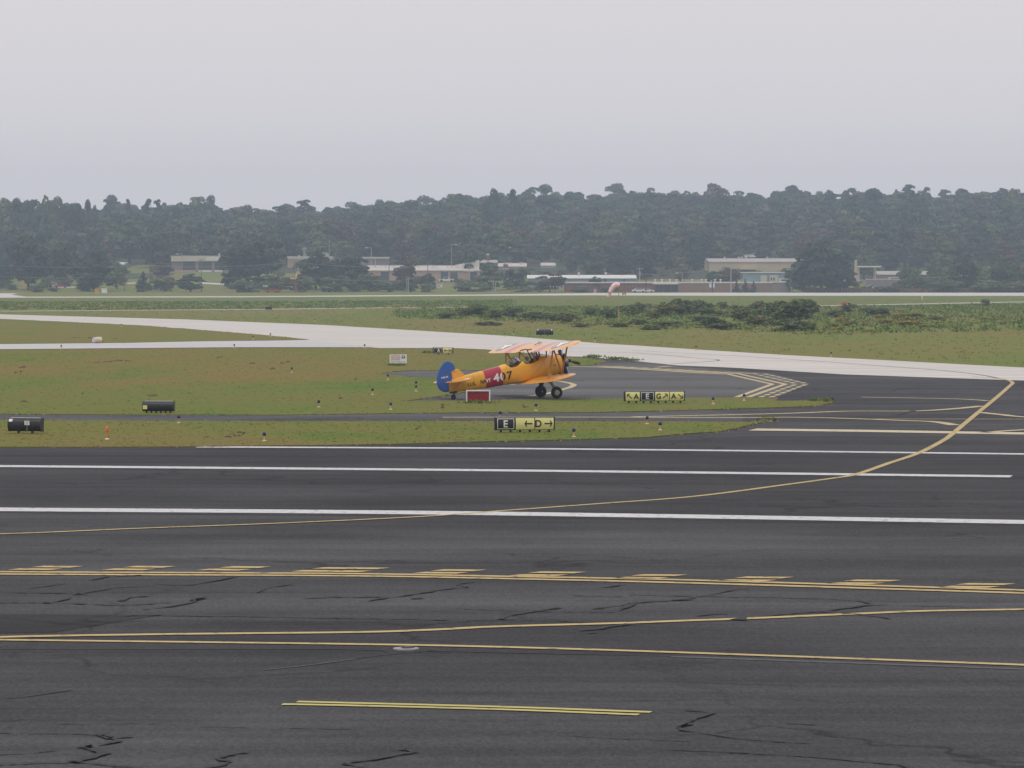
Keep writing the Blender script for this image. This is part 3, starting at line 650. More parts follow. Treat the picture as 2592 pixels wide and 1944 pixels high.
FG = [('dark0', 72, 1165, 594, 112, 'tall dark tree with a brownish top at the left end of the far tree belt'),
      ('round1', 8, 1205, 650, 80, 'olive-green tree cut by the left edge of the picture'),
      ('dark1', 162, 1215, 602, 75, 'slim dark tree right of the tall dark tree at far left'),
      ('dark2', 240, 1150, 640, 118, 'broad dark tree behind the small orange and white cabinets'),
      ('olive0', 296, 1175, 652, 52, 'yellow-green tree beside the broad dark tree at far left'),
      ('cone0', 363, 1140, 690, 50, 'dense conical evergreen standing alone below the open-bay building'),
      ('bush0', 415, 1152, 690, 66, 'rounded green tree between the conical evergreen and a dark neighbour'),
      ('dark0', 482, 1140, 692, 72, 'dark round tree just left of the grass bank below the open-bay building'),
      ('red0', 410, 1290, 662, 66, 'brownish bare-looking tree covering the left end of the open-bay building'),
      ('dark1', 655, 1180, 592, 140, 'large dark reddish-green tree right of the open-bay building'),
      ('dark2', 590, 1180, 625, 78, 'dark tree touching the right end of the open-bay building'),
      ('bush1', 622, 1136, 704, 78, 'green bush behind the yellow diamond sign'),
      ('olive0', 705, 1136, 693, 84, 'olive bush left of the leaning utility pole with yellow signs'),
      ('dark0', 800, 1165, 636, 116, 'dark tree right of the leaning utility pole'),
      ('dark1', 885, 1172, 640, 112, 'dark spreading tree left of the pink warehouse'),
      ('bush0', 760, 1138, 690, 78, 'dark bush at the foot of the utility pole with yellow signs'),
      ('bush1', 850, 1140, 690, 90, 'low dark bush in front of the spreading dark tree'),
      ('bush0', 935, 1150, 683, 62, 'bushy tree hiding the left corner of the pink warehouse'),
      ('red0', 1022, 1205, 640, 64, 'thin reddish tree standing before the middle of the pink warehouse'),
      ('olive0', 985, 1140, 704, 78, 'light green bush below the left half of the pink warehouse'),
      ('tall0', 1040, 1142, 706, 60, 'light green slim tree behind the twin poles before the pink warehouse'),
      ('dark2', 1082, 1150, 692, 44, 'small dark tree left of the white pickup truck'),
      ('bush1', 1182, 1150, 702, 66, 'green bush right of the white pickup truck'),
      ('round0', 1240, 1160, 668, 76, 'green tree hiding the right end of the pink warehouse'),
      ('round2', 1302, 1172, 682, 66, 'green tree behind the white tarpaulin'),
      ('red0', 1392, 1142, 688, 84, 'round tree with a rusty top before the blue metal building'),
      ('bush0', 1320, 1138, 722, 70, 'light bush left of the round rusty-topped tree'),
      ('dark0', 1508, 1142, 699, 36, 'small slim tree against the wall of the blue metal building'),
      ('bush1', 1475, 1134, 721, 56, 'low green bush left of the small slim tree at the blue building'),
      ('bush0', 1535, 1134, 722, 56, 'low green bush right of the small slim tree at the blue building'),
      ('red0', 1842, 1205, 676, 66, 'reddish tree before the left end of the cream warehouse'),
      ('round1', 1808, 1212, 684, 50, 'green tree left of the reddish tree at the cream warehouse'),
      ('cone0', 1864, 1131, 712, 22, 'leftmost of the three small blue-green conifers before the brick building'),
      ('cone0', 1886, 1131, 707, 23, 'middle of the three small blue-green conifers before the brick building'),
      ('cone0', 1907, 1131, 712, 22, 'rightmost of the three small blue-green conifers before the brick building'),
      ('dark0', 2078, 1135, 607, 150, 'great dark spreading tree right of the cream warehouse'),
      ('dark1', 2035, 1138, 672, 92, 'dark lower tree at the left foot of the great spreading tree'),
      ('dark2', 2128, 1138, 668, 90, 'dark lower tree at the right foot of the great spreading tree'),
      ('bush0', 2240, 1134, 720, 66, 'low green bush right of the great spreading tree'),
      ('bush1', 2302, 1142, 668, 70, 'dark bush at the left end of the hedge on the right'),
      ('bush0', 2350, 1142, 690, 76, 'low rounded bush near the left end of the hedge on the right'),
      ('bush1', 2385, 1150, 666, 76, 'green bush left of the tallest bush in the hedge on the right'),
      ('dark2', 2440, 1148, 644, 70, 'tallest bush in the hedge on the right'),
      ('bush0', 2400, 1132, 702, 76, 'bright green low bush in front of the hedge on the right'),
      ('bush1', 2490, 1150, 664, 80, 'greyish green bush right of the tallest bush in the hedge'),
      ('dark1', 2545, 1146, 660, 76, 'dark bush near the right edge of the picture'),
      ('bush0', 2592, 1150, 652, 76, 'dark bush cut by the right edge of the picture'),
      ('bush1', 2510, 1134, 704, 90, 'low dark bush in front of the hedge near the right edge'),
      ('round1', 1868, 1490, 634, 34, 'green tree overlapping the left side of the white-roofed house on the slope'), ('dark1', 1932, 1490, 622, 50, 'dark tree overlapping the right side of the white-roofed house on the slope'),
      ('bush0', 2575, 1134, 706, 80, 'low dark bush in front of the hedge at the right edge')]
for key, px, D, top, wp, lab in FG:
    nm, ct = ('bush', 'bush') if 'bush' in lab and 'tree' not in lab.split('bush')[0][-6:] and ' bush' in ' ' + lab.split(' before')[0] else ('tree', 'tree')
    if 'conifer' in lab or 'evergreen' in lab: nm = 'conifer_tree'
    tree_px(key, px, D, top, wp, lab, None, nm, ct)
# distinct skyline trees
for key, px, D, top, wp, lab in (
        ('round0', 20, 1520, 512, 90, 'tall tree on the skyline at the left edge'), ('round1', 95, 1520, 502, 100, 'broad-topped tall tree on the skyline at far left'),
        ('tall0', 140, 1510, 503, 60, 'highest tree of the skyline group at far left'), ('tall1', 192, 1500, 506, 46, 'slender tall tree left of the gap in the skyline'),
        ('tall0', 226, 1500, 510, 36, 'last slender tree before the gap in the skyline'), ('pine0', 272, 1700, 524, 36, 'small pine standing alone in the gap of the skyline'),
        ('pine1', 325, 1750, 506, 34, 'spindly layered pine right of the skyline gap'), ('pine0', 372, 1750, 508, 44, 'flat-topped pine above the hazy ridge at left'),
        ('pine1', 400, 1760, 507, 44, 'flat-topped pine next to another above the ridge at left'), ('tall1', 448, 1600, 512, 44, 'dark pointed tree before the pale domed trees at left'),
        ('round2', 480, 1780, 496, 76, 'pale domed hazy tree on the skyline at left'), ('round0', 528, 1780, 502, 70, 'second pale domed hazy tree on the skyline at left'),
        ('tall0', 1145, 1700, 498, 50, 'pointed tree rising above the ridge behind the pink warehouse'), ('round1', 1250, 1650, 474, 66, 'highest crown on the ridge near the middle of the picture'),
        ('pine0', 1300, 1660, 485, 50, 'sparse feathery tree right of the highest crown on the middle ridge'), ('round2', 1652, 2050, 474, 66, 'rounded crown highest on the ridge right of centre'),
        ('round0', 2005, 1950, 476, 84, 'rounded high crown above the cream warehouse'), ('round1', 2075, 1950, 490, 76, 'broad crown right of the rounded high crown above the cream warehouse'),
        ('pine1', 2268, 2000, 481, 28, 'small pine sticking out of the skyline on the right'), ('round2', 2343, 1900, 472, 50, 'tall round crown on the skyline toward the right'),
        ('round0', 2440, 1850, 484, 90, 'broad dome-shaped crown on the skyline near the right edge'), ('tall1', 2562, 1750, 469, 54, 'tall crown on the skyline nearest the right edge')):
    tree_px(key, px, D, top, wp, lab, None, 'skyline_tree')
# trees of the wooded slope, single ones in front
BLD = [(375, 600, 1340), (720, 1000, 1395), (915, 1225, 1262), (1250, 1415, 1395), (1325, 1620, 1205), (1780, 2035, 1342), (1866, 1935, 1515), (2160, 2300, 1262), (290, 345, 1400)]
keys = ['round0', 'round1', 'round2', 'tall0', 'tall1', 'dark0', 'dark1', 'round0', 'round1', 'olive0', 'red0', 'round2', 'tall0']
slope = 0
ZN = [(230, 'behind the trees at far left'), (380, 'above the small car park'), (490, 'behind the left half of the service building'), (600, 'behind the right half of the service building'), (720, 'right of the service building'), (900, 'behind the flat-roofed building'),
      (1060, 'behind the left half of the pink warehouse'), (1220, 'behind the right half of the pink warehouse'), (1340, 'behind the chimney house'), (1480, 'behind the left half of the blue metal building'), (1620, 'behind the right half of the blue metal building'),
      (1790, 'behind the entrance of the brick building'), (1930, 'behind the left half of the cream warehouse'), (2070, 'behind the right half of the cream warehouse'), (2200, 'behind the great spreading tree'), (2310, 'behind the flat white canopy'), (2450, 'behind the left half of the hedge'), (9999, 'behind the right half of the hedge')]
def zone(px): return next(z for l, z in ZN if px < l)
SLOPE = []
def blocked(px, D, wpx): return any(a - wpx * .45 < px < b + wpx * .45 and D < d for a, b, d in BLD)
for D0, step in ((1265, 78), (1335, 62), (1400, 50), (1450, 47), (1510, 46)):
    px = -60 + rnd.uniform(0, step)
    while px < 2660:
        D = D0 + rnd.uniform(-22, 22); h = rnd.uniform(11, 18) if D > 1390 else rnd.uniform(7.5, 12); wd = rnd.uniform(.75, 1.1) * h
        wp = wd * FPX / D
        if not blocked(px, D, wp):
            x = WX(px, D); k = rnd.choice(keys)
            hue = {'r': 'green', 't': 'slim green', 'd': 'dark green', 'o': 'yellowish', 'red0': 'rusty brown'}.get(k if k == 'red0' else k[0])
            lab = hue + ' tree in the ' + {1265: 'nearest', 1335: 'second', 1400: 'third', 1450: 'fourth', 1510: 'fifth'}[D0] + ' row ' + zone(px); lab = lab.replace(' in the ', ' in '); grp = 'trees of the wooded slope'
            SLOPE.append((px, tree(k, x, D, HZ(x, D), h, wd, lab, grp))); slope += 1
        px += step * rnd.uniform(.75, 1.25)
for px, top, wp in [(-14, 516, 62), (8, 509, 58), (48, 507, 62), (70, 512, 58), (118, 506, 52), (165, 516, 50), (205, 517, 40), (238, 528, 34), (300, 534, 46), (345, 528, 46), (415, 520, 50), (432, 530, 46), (505, 508, 56), (550, 520, 46)]:
    SLOPE.append((px, tree_px(rnd.choice(['round0', 'round1', 'tall0', 'tall1', 'round2']), px, rnd.uniform(1490, 1560) if px < 250 else rnd.uniform(1700, 1800), top, wp, 'tall green skyline tree ' + ('in the group left of' if px < 250 else 'in the group right of') + ' the skyline gap', 'tall trees of the left skyline group', 'skyline_tree')))
for D0, step in ((1148, 62), (1180, 80), (1215, 80), (1300, 70)):
    px = -40 + rnd.uniform(0, step)
    while px < 2640:
        D = D0 + rnd.uniform(-12, 20); h = rnd.uniform(1.8, 4.0); wd = h * rnd.uniform(1.2, 1.9)
        if not (1425 < px < 2010 and D < 1230) and not 440 < px < 590 and not (D0 < 1200 and (270 < px < 345 or 1085 < px < 1165 or 1400 < px < 2010)):
            x = WX(px, D); SLOPE.append((px, tree(rnd.choice(['bush0', 'bush1', 'bush0', 'olive0']), x, D, HZ(x, D), h, wd, 'low scrub bush in the ' + {1148: 'front', 1180: 'second', 1215: 'third', 1300: 'back'}[D0] + ' row ' + zone(px).replace('behind', 'near').replace('half of the ', 'of '), 'scrub at the foot of the slope', 'bush', 'bush')))
        px += step * rnd.uniform(.6, 1.3)
def tell_apart(things):
  bylab = {}
  for px, o in things: bylab.setdefault(o['label'], []).append((px, o))
  for lab, lst in bylab.items():
    lst.sort(key=lambda q: q[0]); n = len(lst)
    for i, (px, o) in enumerate(lst):
        pre = '' if n == 1 else ('left ', 'right ')[i] if n == 2 else ('leftmost ' if i == 0 else 'rightmost ' if i == n - 1 else 'middle ' if n == 3 else ('second ', 'third ', 'fourth ', 'fifth ', 'sixth ', 'seventh ', 'eighth ', 'ninth ')[min(i - 1, 7)])
        o['label'] = pre + lab
tell_apart(SLOPE)
# the rest of the wood: one mass
def wood():
    pts, ids, scl, rot = [], [], [], []
    D = 1585.0
    while D < 2330:
        half = D * .168 + 40; x = -half
        while x < half:
            xx, yy = x + rnd.uniform(-3, 3), D + rnd.uniform(-14, 14)
            pts.append((xx, yy, HZ(xx, yy) - .5)); ids.append(rnd.choice([0, 1, 2, 3, 4, 0, 1, 2, 5, 6, 3, 4, 7, 8, 9, 9] if D < 2080 else [0, 1, 2, 3, 4, 3, 7, 8, 9, 7, 8]))
            h = rnd.uniform(12.5, 19.5) * (rnd.uniform(1.1, 1.35) if rnd.random() < .15 else 1); pxx = CX + FPX * xx / yy; h *= .68 if 222 < pxx < 272 else .86 if 545 < pxx < 920 else 1; wd = min(18, h * rnd.uniform(.75, 1.1)); scl.append((wd / 8, wd / 8, h / 10)); rot.append(rnd.uniform(0, 6.28))
            x += rnd.uniform(9, 15)
        D += 30
    me = bpy.data.meshes.new('wooded_hill'); me.from_pydata(pts, [], [])
    for nm, ty, data in (('pick', 'INT', ids), ('scl', 'FLOAT_VECTOR', scl), ('rot', 'FLOAT', rot)):
        a = me.attributes.new(nm, ty, 'POINT')
        a.data.foreach_set('vector' if ty == 'FLOAT_VECTOR' else 'value', np.array(data).ravel())
    o = link('wooded_hill', me); tag(o, 'hazy wood covering the hill behind the airfield', None, kind='stuff')
    src = []
    for k in ('round0', 'round1', 'round2', 'tall0', 'tall1', 'olive0', 'red0', 'pine0', 'pine1', 'dark0'):
        src.append(next(q for q in bpy.data.objects if q.data == CR[k]))
    g = bpy.data.node_groups.new('wood_instances', 'GeometryNodeTree')
    g.interface.new_socket('Geometry', in_out='INPUT', socket_type='NodeSocketGeometry'); g.interface.new_socket('Geometry', in_out='OUTPUT', socket_type='NodeSocketGeometry')
    N = g.nodes.new; Lk = g.links.new
    gi, go = N('NodeGroupInput'), N('NodeGroupOutput'); iop = N('GeometryNodeInstanceOnPoints'); jn = N('GeometryNodeJoinGeometry')
    for s in reversed(src):
        oi = N('GeometryNodeObjectInfo'); oi.inputs['Object'].default_value = s; oi.inputs['As Instance'].default_value = True; oi.transform_space = 'ORIGINAL'
        Lk(oi.outputs['Geometry'], jn.inputs[0])
    def attr(nm, ty):
        a = N('GeometryNodeInputNamedAttribute'); a.data_type = ty; a.inputs['Name'].default_value = nm; return a.outputs[0]
    Lk(gi.outputs[0], iop.inputs['Points']); Lk(jn.outputs[0], iop.inputs['Instance']); iop.inputs['Pick Instance'].default_value = True
    Lk(attr('pick', 'INT'), iop.inputs['Instance Index']); Lk(attr('scl', 'FLOAT_VECTOR'), iop.inputs['Scale'])
    cx = N('ShaderNodeCombineXYZ'); Lk(attr('rot', 'FLOAT'), cx.inputs[2]); Lk(cx.outputs[0], iop.inputs['Rotation'])
    Lk(iop.outputs[0], go.inputs[0])
    md = o.modifiers.new('trees', 'NODES'); md.node_group = g
wood()

# ------------------------------------------------------------------ bushes and weeds of the ditch
BU = [(1215, 800, 30, 46), (1260, 806, 22, 50), (1300, 803, 26, 44), (1345, 810, 20, 60), (1400, 812, 20, 60), (1440, 815, 24, 50), (1500, 800, 24, 34), (1540, 806, 24, 44), (1576, 790, 18, 30), (1600, 800, 24, 34), (1625, 792, 26, 44),
      (1652, 806, 18, 36), (1690, 800, 34, 52), (1722, 798, 40, 54), (1750, 796, 30, 44), (1782, 800, 34, 50), (1770, 815, 18, 60), (1826, 782, 18, 30), (1815, 800, 16, 40), (1800, 830, 26, 56), (1835, 835, 20, 60), (1868, 792, 20, 40),
      (1886, 812, 34, 60), (1930, 800, 36, 60), (1925, 825, 26, 60), (1965, 818, 52, 64), (2000, 822, 62, 84), (2036, 806, 46, 60), (1985, 838, 30, 70), (2030, 838, 26, 60), (1770, 774, 16, 26), (1745, 778, 16, 26), (1690, 826, 16, 60), (1620, 822, 16, 46), (1560, 828, 14, 50), (1660, 835, 14, 60),
      (2150, 790, 22, 34), (2118, 802, 18, 40), (2200, 800, 22, 40), (2230, 798, 18, 44), (2494, 776, 20, 20), (1170, 800, 20, 40), (1130, 806, 16, 40), (1230, 824, 12, 60), (1480, 828, 12, 50)]
BUL = []
def bush_label(px, hp):
    sz = 'low' if hp < 21 else 'tall' if hp > 32 else 'middling'
    for lim, wh in ((1350, 'at the left end of the ditch'), (1530, 'in the ditch left of the windsock pole'), (1610, 'in the ditch by the foot of the windsock pole'), (1720, 'in the ditch just right of the windsock'),
                    (1850, 'in the ditch under the long brick building'), (1950, 'left of the highest clump in the ditch'), (2060, 'within the highest clump in the ditch'), (9999, 'among the goldenrod in the ditch at right')):
        if px < lim: return sz + ' green bush ' + wh
for i, (px, py, hp, wp) in enumerate(BU):
    g = G(px, py); k = FPX / g.y
    BUL.append((px, tree(['bush0', 'bush1'][i % 2], g.x, g.y, 0, hp / k * 1.3, wp / k * 1.15, bush_label(px, hp), 'bushes in the overgrown ditch', 'bush', 'bush')))
tell_apart(BUL)
GLD = []
def gold_at(px, py):
    wh = 'left of the red runway sign' if px < 2000 else 'below the red runway sign' if px < 2160 else 'right of the red runway sign' if px < 2260 else 'farther right in the ditch' if px < 2330 else 'at the right end of the goldenrod'
    return wh + (', upper one' if py < 812 else ', middle one' if py < 822 else ', lower one')
for px, py, hp, wp in ((2130, 815, 16, 34), (2140, 824, 18, 30), (2190, 825, 14, 26), (2222, 806, 14, 24), (2275, 806, 18, 40), (2300, 812, 16, 40), (2320, 804, 16, 40), (2362, 810, 14, 30), (2250, 818, 14, 50), (2300, 824, 18, 60), (2105, 828, 14, 30), (2340, 828, 12, 40), (1920, 812, 20, 30), (2115, 835, 12, 30)):
    g = G(px, py); k = FPX / g.y
    _t = tree('gold0', g.x, g.y - .5, 0, hp / k * 1.25, wp / k, 'yellow-flowering goldenrod clump %s' % gold_at(px, py), 'goldenrod clumps in the ditch', 'goldenrod_clump', 'plant'); GLD.append((px, _t))
    _t = tree('bush1', g.x + .3, g.y + .8, 0, hp / k * 1.0, wp / k, 'low green bush behind the goldenrod %s' % gold_at(px, py), 'bushes in the overgrown ditch', 'bush', 'bush'); GLD.append((px, _t))
tell_apart(GLD)
def weeds(name, poly, n, hmin, hmax, leaf, mat, label):
    X, Y = scatter(poly, n); m = len(X); k = 9
    c = np.repeat(np.stack([X, Y, np.zeros(m)], 1), k, 0); h = np.repeat(rng.uniform(hmin, hmax, m), k)
    c[:, :2] += rng.normal(0, .45, (m * k, 2)); c[:, 2] = h * rng.uniform(.05, 1, m * k)
    a = rng.normal(0, 1, (m * k, 3)); a /= np.linalg.norm(a, axis=1)[:, None]; b = np.cross(a, rng.normal(0, 1, (m * k, 3))); b /= np.linalg.norm(b, axis=1)[:, None]
    s = leaf * rng.uniform(.5, 1.3, m * k)[:, None]
    V = np.stack([c - a * s, c - b * s * .6, c + a * s, c + b * s * .6], 1).reshape(-1, 3)
    o = link(name, np_mesh(name, V, np.arange(len(V)).reshape(-1, 4), mat)); tag(o, label, None, kind='stuff')
weeds('tall_weeds', GP([(1000, 786), (1300, 776), (1900, 776), (2050, 777), (2700, 768), (2700, 836), (2100, 850), (1900, 842), (1500, 826), (1200, 812), (1000, 806)]), 6500, .10, .40, .18, WEEDM, 'tall tangled weeds filling the ditch beyond the pale taxiway')
weeds('field_weeds', GP([(-300, 764), (700, 764), (1300, 760), (1300, 778), (700, 782), (-300, 788)]), 3500, .08, .22, .20, WEEDM, 'rank green weeds along the far field on the left')
REDW = grass_mat('dry_red_weed', [(0.204, 0.120, 0.086), (0.187, 0.132, 0.075), (0.162, 0.132, 0.064)], 4.0, .03)
weeds('dry_weeds', GP([(2040, 740.1), (2300, 739.9), (2700, 739.8), (2700, 740.9), (2040, 740.9)]), 9000, .5, 1.5, .30, REDW, 'dry reddish weeds on the bank beyond the far runway at right')
# bare earth clods and weeds at the taxiway corner
def clods():
    mb = MB()
    for px, py, wp in [(285, 915, 40), (250, 917, 20), (325, 914, 16), (67, 1014, 20), (385, 1002, 26), (555, 905, 12), (640, 920, 16), (720, 918, 20), (690, 935, 12), (860, 1010, 12), (190, 855, 18), (225, 856, 12), (290, 858, 10), (40, 944, 14), (60, 930, 20),
                       (1330, 1029, 14), (1120, 1030, 14), (1060, 1083, 10), (590, 1102, 26), (610, 1099, 16), (200, 1000, 9), (900, 960, 10)]:
        g = G(px, py, ZI); k = FPX / g.y
        for j in range(4):
            r = wp / k * rnd.uniform(.16, .34); cx_, cy_ = g.x + rnd.uniform(-.4, .4) * wp / k, g.y + rnd.uniform(-2.2, 2.2)
            ring = lambda f, hh: [(cx_ + math.cos(t) * r * f * rnd.uniform(.75, 1.2), cy_ + math.sin(t) * r * 1.6 * f * rnd.uniform(.75, 1.2), hh) for t in [2 * math.pi * q / 9 for q in range(9)]]
            hh = rnd.uniform(.03, .10); mb.loft([ring(1, ZI - .02), ring(.75, ZI + hh * .7), ring(.3, ZI + hh)], True)
    o = mb.build('earth_clods', EARTH, None, True); tag(o, 'small mounds of bare brown earth in the grass', None, kind='stuff')
clods()
Xw = []; Yw = []
for px, py, n, sx, sy in ((1500, 903, 26, 26, 2.0), (1560, 908, 30, 30, 2.0), (1600, 911, 20, 26, 1.5), (2085, 1015, 24, 24, 1.8), (1950, 1064, 12, 18, 1.5), (1085, 893, 20, 8, 1.0), (1210, 1020, 60, 36, .8), (1000, 925, 40, 20, .8)):
    for i in range(n):
        g = G(px + rnd.gauss(0, sx * .5), py + rnd.gauss(0, sy * .5), ZI); Xw.append(g.x); Yw.append(g.y)
o = tufts('corner_weeds', np.array(Xw), np.array(Yw), np.full(len(Xw), ZI), .06, .24, .15, .35, 6, WEEDM)
tag(o, 'scrubby weeds at pavement corners and sign feet', None)

# ------------------------------------------------------------------ lettering
_glyph = {}
def text_mesh(txt, size, bold=0.0):
    key = (txt, size, bold)
    if key not in _glyph:
        cu = bpy.data.curves.new('letters', 'FONT'); cu.body = txt; cu.size = size; cu.offset = bold; cu.align_x = 'CENTER'; cu.align_y = 'CENTER'; cu.resolution_u = 4
        ob = bpy.data.objects.new('letters', cu); C.objects.link(ob); bpy.context.view_layer.update()
        me = bpy.data.meshes.new_from_object(ob.evaluated_get(bpy.context.evaluated_depsgraph_get()))
        V = [tuple(v.co) for v in me.vertices]; Fc = [tuple(p.vertices) for p in me.polygons]
        bpy.data.objects.remove(ob); bpy.data.curves.remove(cu); bpy.data.meshes.remove(me)
        zs = [v[1] for v in V]; xs = [v[0] for v in V]; cz = (max(zs) + min(zs)) / 2; cx_ = (max(xs) + min(xs)) / 2
        _glyph[key] = ([(v[0] - cx_, v[1] - cz) for v in V], Fc, max(xs) - min(xs), max(zs) - min(zs))
    return _glyph[key]
def slice2(V, Fc, step):
    bm = bmesh.new(); vs = [bm.verts.new((a, b, 0)) for a, b in V]
    for f in Fc:
        try: bm.faces.new([vs[i] for i in f])
        except ValueError: pass
    lo, hi = min(b for a, b in V), max(b for a, b in V); z = math.floor(lo / step) * step + step
    while z < hi:
        bmesh.ops.bisect_plane(bm, geom=bm.verts[:] + bm.edges[:] + bm.faces[:], plane_co=(0, z, 0), plane_no=(0, 1, 0)); z += step
    bm.verts.index_update(); r = [(v.co.x, v.co.y) for v in bm.verts], [[v.index for v in f.verts] for f in bm.faces]; bm.free(); return r
def arrow_poly(ang, L, t):
    h = L * .42
    pts = [(-L / 2, -t / 2), (L / 2 - t * 1.2, -t / 2), (L / 2 - h * .72 - t * .1, -h * .72 - t * .35), (L / 2 - h * .72 + t * .62, -h * .72 - t * .9 + t * .25), (L / 2 + t * .25, 0),
           (L / 2 - h * .72 + t * .62, h * .72 + t * .9 - t * .25), (L / 2 - h * .72 - t * .1, h * .72 + t * .35), (L / 2 - t * 1.2, t / 2), (-L / 2, t / 2)]
    c_, s_ = math.cos(ang), math.sin(ang)
    return [(x * c_ - y * s_, x * s_ + y * c_) for x, y in pts]

# ------------------------------------------------------------------ airfield guidance signs
def guidance_sign(label, px0, px1, ptop, pbot, pleg, yaw, mods, legs, cap=None):
    g = G((px0 + px1) / 2, pleg, ZI); k = FPX / g.y; Wd = (px1 - px0) / k / math.cos(yaw); Ht = (pbot - ptop) / k; z0 = (pleg - pbot) / k; dep = .24
    t = thing('guidance_sign', label, 'airfield sign', g, yaw)
    n = len(mods); mw = Wd / n; bul = .045
    def arc(z): q = (z - z0) / Ht * 2 - 1; return -dep / 2 - bul * (1 - q * q)
    zs = [z0 + Ht * i / 14 for i in range(15)]
    prof = [(arc(z), z) for z in zs] + [(dep / 2 - .03, z0 + Ht), (dep / 2 + .03, z0 + Ht * .75), (dep / 2 + .03, z0 + Ht * .25), (dep / 2 - .03, z0)]
    mb = MB(); mb.loft([[(x, a, b) for a, b in prof] for x in (-Wd / 2 - .02, Wd / 2 + .02)]); mb.build('case', BLACK, t)
    for x in (-1, 1):
        MB().box((x * (Wd / 2 + .028), 0, z0 + Ht / 2), (.02, dep * 1.1, Ht * 1.04)).build('end_cap', BLACK, t)
    if cap is not None:
        MB().box((cap * (Wd / 2 + .042), -.02, z0 + Ht * .36), (.01, dep * .55, Ht * .26)).build('sticker', SIGN_W, t)
    for i, (kind, items) in enumerate(mods):
        xc = -Wd / 2 + mw * (i + .5); mb = MB(); m_in = .018
        pts = [z0 + .022 + (Ht - .044) * j / 14 for j in range(15)]
        ring = [[(xc - mw / 2 + m_in, arc(z) - .006, z), (xc + mw / 2 - m_in, arc(z) - .006, z)] for z in pts]
        mb.loft(ring, False, False); pan = mb.build('yellow_panel' if kind == 'Y' else 'black_panel', SIGN_Y if kind == 'Y' else SIGN_K, t)
        def lay(V, x0, zc): return [(x0 + a, arc(zc + b) - .012, zc + b) for a, b in V]
        zc = z0 + Ht / 2; lm = SIGN_K if kind == 'Y' else SIGN_W
        if kind == 'K':
            q = Ht * .42; hw = mw / 2 - .05; mb = MB(); th = Ht * .05
            for a, b, c_, d in ((-hw, hw, q - th, q), (-hw, hw, -q, -q + th), (-hw, -hw + th, -q + th, q - th), (hw - th, hw, -q + th, q - th)):
                for j in range(6):
                    u0, u1 = c_ + (d - c_) * j / 6, c_ + (d - c_) * (j + 1) / 6
                    mb.add(lay([(a, u0), (b, u0), (b, u1), (a, u1)], xc, zc), [(0, 1, 2, 3)])
            mb.build('border', SIGN_W, pan)
        for it in items:
            if it[0] == 'T':
                V, Fc, w0, h0 = text_mesh(it[1], 1.0, .028); s = Ht * .58 / h0
                V, Fc = slice2([(a * s * .95, b * s) for a, b in V], Fc, Ht / 20)
                MB().add(lay(V, xc + it[2] * mw, zc), Fc).build('letter', lm, pan)
            else:
                V = arrow_poly(it[1], Ht * .62, Ht * .10); tri = geometry.tessellate_polygon([[Vector((*v, 0)) for v in V]])
                V, Fc = slice2(V, [tuple(q) for q in tri], Ht / 20)
                MB().add(lay(V, xc + it[2] * mw, zc), Fc).build('arrow', lm, pan)
    for i in range(legs):
        x = -Wd / 2 + Wd * (i + .55) / legs
        MB().box((x, 0, z0 / 2 - .02), (.075, .075, z0 + .04)).build('leg', BLACK, t)
    return t
guidance_sign('long sign with a black E panel then left arrow, D and right arrow on yellow', 1254, 1401, 1056, 1088, 1094, R(9),
              [('K', [('T', 'E', 0)]), ('Y', [('A', math.pi, .18)]), ('Y', [('T', 'D', -.31), ('A', 0, .2)])], 6, 1)
guidance_sign('four-panel sign with slanted arrows and the letters A, E, G, A', 1581, 1731, 990.5, 1015, 1020.5, R(8),
              [('Y', [('A', R(140), -.22), ('T', 'A', .24)]), ('K', [('T', 'E', 0)]), ('Y', [('T', 'G', -.25), ('A', R(40), .2)]), ('Y', [('T', 'A', -.22), ('A', R(-40), .24)])], 8, 1)
guidance_sign('small sign with white A on black and left arrow with H on yellow', 1097, 1146, 879.5, 894.5, 897.5, R(-8),
              [('K', [('T', 'A', .08)]), ('Y', [('A', math.pi, -.15), ('T', 'H', .27)])], 2, -1)
# sign backs: black ribbed cases with a rounded back
def sign_back(label, px0, px1, ptop, pbot, pleg, yaw, legs, extra):
    g = G((px0 + px1) / 2, pleg, ZI); k = FPX / g.y; Wd = (px1 - px0) / k / math.cos(yaw); Ht = (pbot - ptop) / k; z0 = (pleg - pbot) / k
    t = thing('sign_case', label, 'airfield sign', g, yaw)
    def prof(s): return [(-.05 * s - .17 * s * math.sin(math.pi * i / 10), z0 + Ht / 2 - math.cos(math.pi * i / 10) * Ht / 2 * s) for i in range(11)] + [(.17, z0 + Ht / 2 + Ht / 2 * s), (.17, z0 + Ht / 2 - Ht / 2 * s)]
    n = 22; rings = []
    for i in range(n + 1): rings.append([(-Wd / 2 + Wd * i / n, a, b) for a, b in prof(1.0 if i % 2 else .975)])
    MB().loft(rings).build('case', BLACK, t)
    MB().box((0, .0, z0 + Ht + .012), (Wd * .9, .22, .02)).build('top_rail', SILVER, t)
    for x in (-1, 1):
        p = prof(1.03); MB().loft([[(x * (Wd / 2 + .005) + d, a, b) for a, b in p] for d in (-.015, .02)]).build('end_cap', BLACK, t)
    for i in range(legs):
        MB().box((-Wd / 2 + Wd * (i + .6) / (legs + .3), .03, z0 / 2 - .02), (.07, .07, z0 + .05)).build('leg', BLACK, t)
    extra(t, Wd, Ht, z0)
    return t
